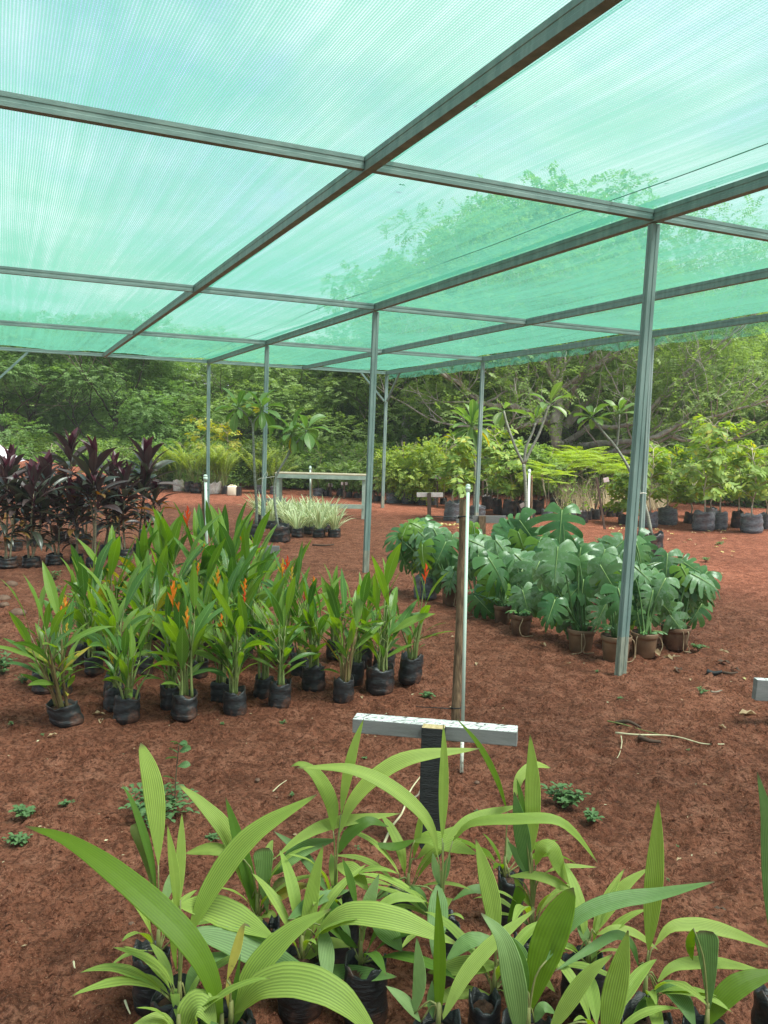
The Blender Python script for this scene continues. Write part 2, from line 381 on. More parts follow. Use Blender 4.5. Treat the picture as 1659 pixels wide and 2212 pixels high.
MT['palmolive'] = leafmat('olive_palm_leaf', (.16, .20, .05), (.22, .26, .08), .35, .5, vein_pleats=10, vein_shade=.7, spots=(14, .55, (.24, .15, .06), .5))
MT['palmyellow'] = leafmat('yellowed_palm_leaf', (.48, .40, .06), (.58, .50, .14), .4, .55, vein_pleats=8, vein_shade=.8, spots=(12, .62, (.10, .07, .04), .85), tip=(.72, (.06, .05, .045)))
MT['palmstem'] = surf('palm_stem', (.10, .14, .03), (.24, .22, .08), 16, .55, .2, 50, stretch=(5, 5, .6))
MT['heli'] = leafmat('heliconia_leaf', (.12, .225, .032), (.22, .34, .065), .42, .34, mid=(.26, .40, .10), midw=.035, cross=16, tip=(.93, (.22, .14, .05)), spots=(24, .70, (.38, .36, .09), .6))
MT['helid'] = leafmat('deep_green_heliconia_leaf', (.055, .145, .03), (.105, .21, .045), .32, .36, mid=(.20, .34, .10), midw=.035, cross=16)
MT['heliy'] = leafmat('yellowing_heliconia_leaf', (.50, .36, .04), (.42, .36, .06), .4, .45, mid=(.55, .5, .2), spots=(10, .5, (.16, .24, .04), .9))
MT['helistem'] = surf('heliconia_stem', (.12, .17, .04), (.26, .30, .11), 14, .5, stretch=(4, 4, .5))
MT['helistemr'] = surf('reddish_heliconia_stem', (.13, .06, .035), (.24, .22, .08), 10, .5, stretch=(4, 4, .7))
MT['orange'] = leafmat('orange_bract', (.78, .25, .03), (.88, .38, .05), .3, .4, tip=(.75, (.75, .12, .03)))
MT['redfl'] = leafmat('red_bract', (.68, .09, .04), (.78, .20, .05), .3, .4)
MT['yelfl'] = leafmat('yellow_bract', (.60, .42, .05), (.70, .55, .14), .3, .4)
MT['mon'] = leafmat('monstera_leaf', (.040, .125, .040), (.13, .25, .075), .22, .28, spots=(26, .60, (.24, .34, .22), .25), spec=.4)
MT['monsheen'] = leafmat('pale_sheen_monstera_leaf', (.080, .180, .066), (.175, .295, .120), .2, .34, spots=(22, .50, (.28, .36, .26), .38), spec=.35)  # paler tone and spots put the leaves' grey sky sheen into the colour
MT['monlime'] = leafmat('young_lime_monstera_leaf', (.14, .27, .03), (.20, .33, .06), .42, .33)
MT['monrib'] = surf('monstera_rib', (.20, .32, .09), (.28, .40, .14), 10, .5)
MT['monstem'] = surf('monstera_stalk', (.045, .105, .022), (.085, .16, .040), 10, .45)
MT['root'] = surf('pale_aerial_root', (.20, .12, .065), (.34, .25, .15), 20, .8)
MT['cord'] = leafmat('dark_purple_cordyline_leaf', (.050, .030, .032), (.105, .075, .068), .15, .36, mid=(.07, .025, .035), midw=.05, edge=(.055, .018, .026), spec=.55, sat_t=1.3)
MT['cordg'] = leafmat('dark_green_cordyline_leaf', (.035, .045, .030), (.085, .090, .060), .15, .33, mid=(.07, .03, .04), midw=.05, spec=.55)
MT['cordm'] = leafmat('maroon_young_cordyline_leaf', (.105, .022, .036), (.060, .020, .026), .2, .33, mid=(.11, .02, .04), midw=.05, edge=(.11, .02, .04), sat_t=1.0)
MT['cordy'] = leafmat('yellowed_cordyline_leaf', (.30, .17, .04), (.20, .10, .03), .3, .5)
MT['cane'] = surf('pale_ringed_cane', (.16, .125, .075), (.30, .26, .17), 20, .8, .5, 30, stretch=(.5, .5, 6))
MT['vari'] = leafmat('green_white_striped_leaf', (.14, .25, .075), (.20, .32, .11), .3, .4, stripes=(.17, (.66, .68, .44)))
MT['plum'] = leafmat('plumeria_leaf', (.085, .18, .05), (.16, .28, .075), .38, .38, mid=(.30, .42, .16), midw=.03, cross=14)
MT['plumy'] = leafmat('yellow_plumeria_leaf', (.50, .42, .04), (.36, .38, .05), .45, .45, mid=(.5, .5, .2), spots=(14, .60, (.20, .08, .03), .8))
MT['plumbark'] = surf('grey_green_plumeria_bark', (.15, .17, .135), (.27, .29, .235), 18, .8, .5, 40, stretch=(.6, .6, 3))
MT['dry'] = leafmat('dry_leaf', (.30, .19, .10), (.44, .33, .20), .15, .8)
MT['drydark'] = leafmat('dark_dead_leaf', (.05, .03, .02), (.12, .07, .045), .1, .8)
MT['dryyel'] = leafmat('yellow_fallen_leaf', (.52, .46, .13), (.60, .54, .28), .2, .7)
MT['weed'] = leafmat('weed_leaf', (.075, .155, .055), (.12, .21, .08), .3, .5, mid=(.22, .32, .14), midw=.03, cross=6)
MT['weedstem'] = surf('weed_stem', (.06, .045, .03), (.11, .10, .05), 20, .7)
MT['straw'] = surf('straw', (.40, .34, .19), (.60, .53, .34), 20, .8)
MT['bark'] = surf('grey_bark', (.22, .20, .18), (.52, .49, .45), 6, .9, 1.0, 14, stretch=(1, 1, .6))
MT['barkd'] = surf('dark_bark', (.045, .038, .03), (.12, .10, .08), 8, .9, .8, 20)
def fol(n, a, b, tr=.45): return leafmat(n, a, b, tr, .5, spec=.25)
MT['f1'] = fol('mid_green_foliage', (0.127, 0.247, 0.060), (0.239, 0.372, 0.105))
MT['f2'] = fol('deep_green_foliage', (0.090, 0.187, 0.057), (0.176, 0.294, 0.091))
MT['f3'] = fol('olive_green_foliage', (0.150, 0.254, 0.075), (0.244, 0.366, 0.116))
MT['f4'] = fol('yellow_green_foliage', (.22, .32, .055), (.36, .46, .11), .4)
MT['f5'] = fol('lime_green_feathery_foliage', (.24, .38, .03), (.32, .46, .06), .45)
MT['f6'] = fol('fresh_green_foliage', (.15, .27, .06), (.26, .39, .10), .4)
MT['f7'] = fol('yellow_foliage', (.40, .38, .05), (.30, .33, .06), .45)
MT['parm'] = fol('areca_palm_foliage', (.17, .26, .045), (.30, .40, .09), .4)
MT['shrub'] = fol('dark_shrub_foliage', (.06, .12, .03), (.13, .20, .05))
MT['twig'] = surf('grey_brown_twig', (.16, .13, .09), (.30, .26, .20), 20, .85)
MT['pale'] = surf('pale_trunk', (.30, .27, .20), (.46, .42, .34), 14, .85, .3, 40)
MT['tarp'] = surf('grey_white_tarpaulin', (.30, .31, .34), (.62, .62, .64), 3, .45, .4, 12)
MT['cream'] = surf('cream_plastic', (.62, .56, .42), (.72, .67, .54), 6, .45)
MT['hill'] = surf('hillside_green', (.02, .045, .014), (.05, .08, .025), .6, .95, .6, 3)
MT['rock'] = surf('brown_rock', (.10, .05, .033), (.19, .115, .08), 10, .9, .9, 20)
# ------------------------------------------------------------------ ground
def axis(parts):
    a = []
    for lo, hi, st in parts: a.extend(np.arange(lo, hi, st))
    a.append(parts[-1][1]); return np.array(a)
def ground_h(x, y):
    h = (fbm(x * .55, y * .55, 3, 5) - .5) * .05 + (fbm(x * 2.6, y * 2.6, 3, 9) - .5) * .030
    c = fbm(x * 13, y * 13, 3, 21); h = h + np.clip(c - .49, 0, 1) * .10
    c2 = vnoise(x * 34, y * 34, 40); h = h + np.clip(c2 - .5, 0, 1) * .028 * np.clip(fbm(x * 1.7, y * 1.7, 2, 60) * 3 - .9, 0, 1)
    pt = np.clip(fbm(x * 4.5 + 9, y * 4.5, 3, 90) * 3.2 - 1.2, 0, 1)
    h = h + (vnoise(x * 55, y * 55, 45) - .5) * .011 * (.25 + pt) - np.clip(vnoise(x * 27 + 5, y * 27, 52) - .68, 0, 1) * .06 * pt
    return h
def make_ground():
    xs = axis([(-400, -40, 30), (-40, -8, 2), (-8, -1.7, .08), (-1.7, -1.2, .018), (-1.2, 2.6, .0115), (2.6, 4.6, .018), (4.6, 7, .04), (7, 16, .12), (16, 50, 2), (50, 420, 30)])
    ys = axis([(-60, -4, 4), (-4, .7, .2), (.7, 1.0, .018), (1.0, 3.4, .0115), (3.4, 5.2, .018), (5.2, 8, .04), (8, 26, .12), (26, 60, 2), (60, 600, 30)])
    X, Y = np.meshgrid(xs, ys); H = ground_h(X, Y)
    far = np.clip((np.hypot(X, Y) - 7) / 8, 0, 1); H = H * (1 - .55 * far)
    v = np.stack([X, Y, H], -1).reshape(-1, 3); nx, ny = len(xs), len(ys)
    i = np.arange(ny - 1)[:, None] * nx + np.arange(nx - 1)[None, :]
    q = np.stack([i, i + 1, i + nx + 1, i + nx], -1).reshape(-1, 4).astype(np.int32)
    me = bpy.data.meshes.new('ground'); me.vertices.add(len(v)); me.vertices.foreach_set('co', v.astype(np.float32).ravel())
    me.loops.add(q.size); me.loops.foreach_set('vertex_index', q.ravel())
    me.polygons.add(len(q)); me.polygons.foreach_set('loop_start', np.arange(0, q.size, 4, dtype=np.int32)); me.polygons.foreach_set('loop_total', np.full(len(q), 4, dtype=np.int32))
    me.polygons.foreach_set('use_smooth', np.ones(len(q), dtype=bool))
    me.materials.append(MT['soil']); me.update(calc_edges=True)
    o = bpy.data.objects.new('ground', me); COL.objects.link(o)
    tag(o, 'red brown bare soil of the nursery yard', 'ground', kind='structure')
make_ground()
def gz(x, y):
    far = min(1, max(0, (math.hypot(x, y) - 7) / 8))
    return float(ground_h(np.array([x]), np.array([y]))[0]) * (1 - .55 * far)

def clods():
    rng = np.random.default_rng(4); n = 42000
    d = .9 + 7.5 * rng.random(n) ** 1.25; a = YAW + (rng.random(n) - .5) * rad(62)
    x = d * np.sin(a); y = d * np.cos(a); keep = fbm(x * 2.2, y * 2.2, 3, 77) + rng.random(n) * .25 > .54
    x, y = x[keep], y[keep]; n = len(x)
    z = ground_h(x, y); s = .0018 + .0095 * rng.random(n) ** 3.6
    base = np.array([[1, 0, 0], [-.5, .87, 0], [-.5, -.87, 0], [0, 0, 1.0], [0, 0, -.6]])
    tri = np.array([[0, 1, 3], [1, 2, 3], [2, 0, 3], [1, 0, 4], [2, 1, 4], [0, 2, 4]])
    P = base[tri].reshape(-1, 3); P = P[None] * s[:, None, None] * (1)
    jit = 1 + .5 * (rng.random((n, 1, 3)) - .5); an = rng.random(n) * 6.28
    P = P * jit; c, sn = np.cos(an)[:, None], np.sin(an)[:, None]
    Q = np.stack([P[..., 0] * c - P[..., 1] * sn, P[..., 0] * sn + P[..., 1] * c, P[..., 2] * .8], -1) + np.stack([x, y, z + s * .2], -1)[:, None]
    o = npmesh('soil_clods', Q.reshape(-1, 3), 3, MT['soil'])
    tag(o, 'small crumbs of red soil lying all over the ground', 'soil crumbs', kind='stuff')
clods()

# ------------------------------------------------------------------ shade house
XB = [-4.1, -2.15, -.16, 1.81, 3.82, 5.84, 7.79]; YA = [-4.2, .03, 4.23, 8.59, 12.78, 16.84]; ZR = 3.0
sh = thing('shade_house', (3.82, 8.59, 0), 'open shade house of green steel posts and beams under green netting', 'shade house')
SO = (3.82, 8.59, 0)
def c_beam(a, b, w, h, mat):
    a = Vector(a); b = Vector(b); t = (b - a).normalized(); s = Vector((0, 0, 1)).cross(t).normalized(); u = Vector((0, 0, 1))
    prof = [(-.5, -.5), (.5, -.5), (.5, -.16), (.44, -.12), (.44, .12), (.5, .16), (.5, .5), (-.5, .5), (-.5, .16), (-.44, .12), (-.44, -.12), (-.5, -.16)]
    mb = MB(); rows = [[p + s * (x * w) + u * (z * h) for x, z in prof] for p in (a, b)]
    mb.grid(rows, closed=True); n = len(prof); mb.face(tuple(range(n))[::-1]); mb.face(tuple(range(n, 2 * n)))
    return mb.build('beam', mat, sh, SO, smooth=False)
for x in XB: c_beam((x, YA[0] - .02, ZR), (x, YA[-1] + .02, ZR), .052, .078, MT['steel'])
for y in YA:
    for xa, xb in zip(XB, XB[1:]): c_beam((xa + .0285, y, ZR + .004), (xb - .0285, y, ZR + .004), .044, .064, MT['steelx'])
LEAN = {(4, 2): 0}
def post(x, y, lean=0.0):
    mb = MB(); w, d = .064, .044; zb = .26; x += .012 * (y == YA[3] and x == XB[6]) * 2.2
    prof = [(-.5, -.5), (-.1, -.5), (-.06, -.40), (.06, -.40), (.1, -.5), (.5, -.5), (.5, -.14), (.44, -.08), (.44, .08), (.5, .14), (.5, .5), (.1, .5), (.06, .4), (-.06, .4), (-.1, .5), (-.5, .5), (-.5, .14), (-.44, .08), (-.44, -.08), (-.5, -.14)]
    zz = [-.12, zb, ZR - .05]; rows = [[(x + a * w + _r0.x * lean * (1 - z / ZR), y + b * d + _r0.y * lean * (1 - z / ZR), z) for a, b in prof] for z in zz]
    n = len(prof); b0 = len(mb.v); mb.grid(rows, closed=True)
    for k in range(n): mb.m[k] = 1
    mb.face(tuple(b0 + 2 * n + k for k in range(n)))
    return mb.build('post', [MT['steel'], MT['galv']], sh, SO, smooth=False)
for x in (XB[0], XB[2], XB[4], XB[6]):
    for y in YA[0::1]:
        if (x, y) in ((XB[4], YA[1]), (XB[2], YA[1]), (XB[4], YA[0])): continue
        post(x, y, {(4, 2): -.068, (4, 3): -.045, (4, 4): -.03, (6, 4): -.02, (6, 5): -.02}.get((XB.index(x), YA.index(y)), 0))
def brace(a, b):
    mb = MB(); a = Vector(a); b = Vector(b); t = (b - a).normalized(); s = t.cross(Vector((0, 0, 1))).normalized(); u = s.cross(t)
    mb.hexa([a - s * .02 - u * .02, a + s * .02 - u * .02, a + s * .02 + u * .02, a - s * .02 + u * .02, b - s * .02 - u * .02, b + s * .02 - u * .02, b + s * .02 + u * .02, b - s * .02 + u * .02])
    mb.build('brace', MT['steelx'], sh, SO, smooth=False)
xe, ye = XB[6], YA[-1]
brace((xe - .05, ye, ZR - .62), (xe - .62, ye, ZR - .03)); brace((xe, ye - .05, ZR - .62), (xe, ye - .65, ZR - .03))
brace((XB[2] + .05, ye, ZR - .62), (XB[2] + .62, ye, ZR - .03)); brace((XB[2], ye - .05, ZR - .62), (XB[2], ye - .65, ZR - .03))
def netting():
    mb = MB(); nx, ny = 70, 120
    x0, x1, y0, y1 = XB[0] - .05, XB[6] + .06, YA[0] - .1, YA[-1] + .05
    def tri(v, grid):
        for a, b in zip(grid, grid[1:]):
            if a <= v <= b: return math.sin(math.pi * (v - a) / (b - a))
        return 0
    rows = []
    for j in range(ny + 1):
        y = y0 + (y1 - y0) * j / ny; row = []
        for i in range(nx + 1):
            x = x0 + (x1 - x0) * i / nx
            sag = -.07 * tri(x, XB) * (.35 + .65 * tri(y, YA)) + .026 * (mnoise.noise((x * 1.5, y * .6, 3))) + .012 * mnoise.noise((x * 5, y * .8, 9))
            row.append((x, y, ZR + .062 + min(.03, sag + .012)))
        rows.append(row)
    mb.grid(rows)
    mb.build('netting', MT['net'], sh, SO)
    # loose hem hanging along the outer side
    hm = MB(); n = 420; rows = [[], [], [], []]
    for i in range(n + 1):
        y = y0 + (y1 - y0) * i / n; d = .15 + .10 * fbm(np.array([y * 1.4]), np.array([.3]), 2, 3)[0] + .03 * mnoise.noise((y * 2.2, 1, 2)) + .008 * mnoise.noise((y * 14, 1, 2))
        for k in range(4):
            rows[k].append((x1 + .02 * mnoise.noise((y * 3.1, k * .3, 6)) * k / 3 + .006 * k + .01 * mnoise.noise((y * 11, k * .3, 6)) * k / 3, y, ZR + .06 - d * k / 3))
    hm.grid(rows); hm.build('hem', MT['net'], sh, SO)
    # overlap seams: doubled strips of the cloth sewn along the beams
    sm = MB()
    for x, o in ((XB[3] + .05, .10), (XB[4] - .02, -.10), (XB[5] + .04, .09), (XB[2] + .04, .10)):
        rows = []
        for j in range(ny + 1):
            y = y0 + (y1 - y0) * j / ny; wv = .04 * mnoise.noise((y * .6, x, 7))
            rows.append([(x, y, ZR + .052), (x + (o + wv) * .5, y, ZR + .048 - .012 * abs(mnoise.noise((y, x, 1)))), (x + o + wv, y, ZR + .045)])
        sm.grid(rows)
    sm.build('seam', MT['net'], sh, SO)
    for x, am in ((XB[4] - .34, .05), (XB[5] + .25, .04)):
        cb = MB(); cb.tube([(x + am * 2 * mnoise.noise((y * .35, x, 4)), y, ZR + .046 + .004 * math.sin(y * 3)) for y in np.linspace(y0, y1, 90)], .003, 4); cb.build('seam_cord', MT['netcord'], sh, SO)
netting()
# ------------------------------------------------------------------ bags and pots
def bag(root, org, base, r, h, seed, mat, soilmat=None, lean=(0, 0), fill=.86, seg=26, sq=.0, soil=True):
    rng = random.Random(seed); mb = MB(); base = Vector(base); rows = []
    ph = [rng.random() * 6.28 for _ in range(6)]
    def R(a, z):
        w = 1 + .045 * math.sin(2 * a + ph[0]) + .03 * math.sin(3 * a + ph[1] + z * 2) + .02 * math.sin(5 * a + ph[2])
        w *= 1 + .035 * math.sin(z * 16 + ph[3] + 1.2 * math.sin(a * 2 + ph[4])) * (1 if 0 < z < 1 else .3)
        w *= 1 + .07 * (1 - z) * math.sin(min(1, z * 6) * 1.57) - .10 * max(0, .10 - z) * 8
        return r * w
    prof = [0, .035, .12, .22, .32, .42, .52, .62, .72, .82, .91, 1.0]
    for z in prof:
        row = []
        for k in range(seg):
            a = k * 2 * math.pi / seg
            zz = z * (1 + (.075 * math.sin(2 * a + ph[5]) + .045 * math.sin(5 * a + ph[1]) + .03 * math.sin(9 * a + ph[2])) * (z ** 6))
            rr = R(a, z); row.append(base + Vector((math.cos(a) * rr + lean[0] * z * h, math.sin(a) * rr + lean[1] * z * h, zz * h)))
        rows.append(row)
    top = rows[-1]
    c = base + Vector((lean[0] * h, lean[1] * h, h))
    inner = []
    for k in range(seg):
        a = k * 2 * math.pi / seg; q = top[k].copy(); d = (c - q); d.z = 0; inner.append(q + d.normalized() * .004 + Vector((0, 0, .002)))
    rows.append(inner)
    low = []
    fz = fill * h
    for k in range(seg):
        q = inner[k].copy(); q.z = base.z + fz - .02; d = c - q; d.z = 0; low.append(q + d * .04)
    rows.append(low)
    mb.grid(rows, closed=True); b0 = 0; mb.face(tuple(range(seg))[::-1])
    o = mb.build('grow_bag', mat, root, org)
    if soil:
        sb = MB(); rs = []
        for q in (1.0, .7, .35, .02):
            rs.append([Vector((c.x + (low[k].x - c.x) * q, c.y + (low[k].y - c.y) * q, base.z + fz + .012 * (1 - q) + .008 * mnoise.noise((k * .9 + seed, q * 5, 0)) - (.012 if q == 1 else 0))) for k in range(seg)])
        sb.grid(rs, closed=True); sb.build('soil', soilmat or MT['potsoil'], root, org)
    return Vector((c.x, c.y, base.z + fz))
def flowerpot(root, org, base, r, h, mat, seed):
    mb = MB(); base = Vector(base); seg = 32
    prof = [(.76, 0), (.80, .02), (.92, .70), (.935, .80), (1.0, .805), (1.02, .83), (1.03, .97), (1.0, 1.0), (.95, .99), (.93, .82), (.90, .78)]
    rows = [[base + Vector((math.cos(k * 2 * math.pi / seg) * r * a, math.sin(k * 2 * math.pi / seg) * r * a, z * h)) for k in range(seg)] for a, z in prof]
    mb.grid(rows, closed=True); mb.face(tuple(range(seg))[::-1]); mb.build('plant_pot', mat, root, org)
    sb = MB(); rs = [[base + Vector((math.cos(k * 2 * math.pi / seg) * r * .91 * q, math.sin(k * 2 * math.pi / seg) * r * .91 * q, h * .84 + .008 * mnoise.noise((k * .7 + seed, q * 4, 2)))) for k in range(seg)] for q in (1, .6, .3, .02)]
    sb.grid(rs, closed=True); sb.build('soil', MT['potsoil'], root, org)
    return base + Vector((0, 0, h * .84))

# ------------------------------------------------------------------ palm seedlings in front
def prof_b(s): return max(.02, math.sin(math.pi * min(1, s * .97 + .015) ** .86)) ** .95
def prof_u(s): return max(.02, math.sin(math.pi * (s * .985) ** 1.25)) ** .72 if s < .995 else .02
def prof_t(s): return (.05 + .95 * s ** .85) * (1 if s < .93 else max(.35, 1 - (s - .93) * 7))
def prof_l(s): return max(.015, math.sin(math.pi * s ** .95)) ** .95
PROF = {'b': prof_b, 'u': prof_u, 't': prof_t, 'l': prof_l}
PMAT = {'': 'palm', 'p': 'palmpale', 'l': 'palmblue', 'd': 'palmdark', 'm': 'palmlime', 'o': 'palmolive', 'y': 'palmyellow'}
def palm_leaf(mb, c, pts, width, kind, d0, dz, m, rng):
    n = 22; P2 = [Vector((*nat(c, *p), 0)) for p in pts]
    sp = spline(P2, n); P = [];
    for i, q in enumerate(sp):
        s = i / (n - 1); dd = d0 + dz[0] * s + (dz[1] if len(dz) > 1 else 0) * math.sin(math.pi * s)
        P.append(CAM + ray(q.x, q.y) * dd)
    wpx = width * .87 * CROP[c][2]; half = []; nrm = []
    up = Vector((0, 0, 1)); tilt = rng.uniform(-.25, .25)
    for i, p in enumerate(P):
        t = (P[min(i + 1, n - 1)] - P[max(i - 1, 0)]).normalized()
        vd = (CAM - p).normalized()
        Nn = (vd * .75 + up * .55 + RGT * tilt * .4).normalized()
        s = t.cross(Nn).normalized()
        tp = (t - vd * t.dot(vd)); sp_ = s - vd * s.dot(vd)
        if tp.length > 1e-4:
            tp.normalize(); fs = (sp_ - tp * sp_.dot(tp)).length
        else: fs = sp_.length
        half.append(wpx * .5 * mpp(p) / max(.45, fs) * PROF[kind](i / (n - 1))); nrm.append(Nn)
    fold = rng.uniform(.05, .22)
    ribbon(mb, P, half, nrm, cols=23, pleat=.048, fold=fold, m=m, wave=.04, ph=rng.random() * 6)
    return P[0]
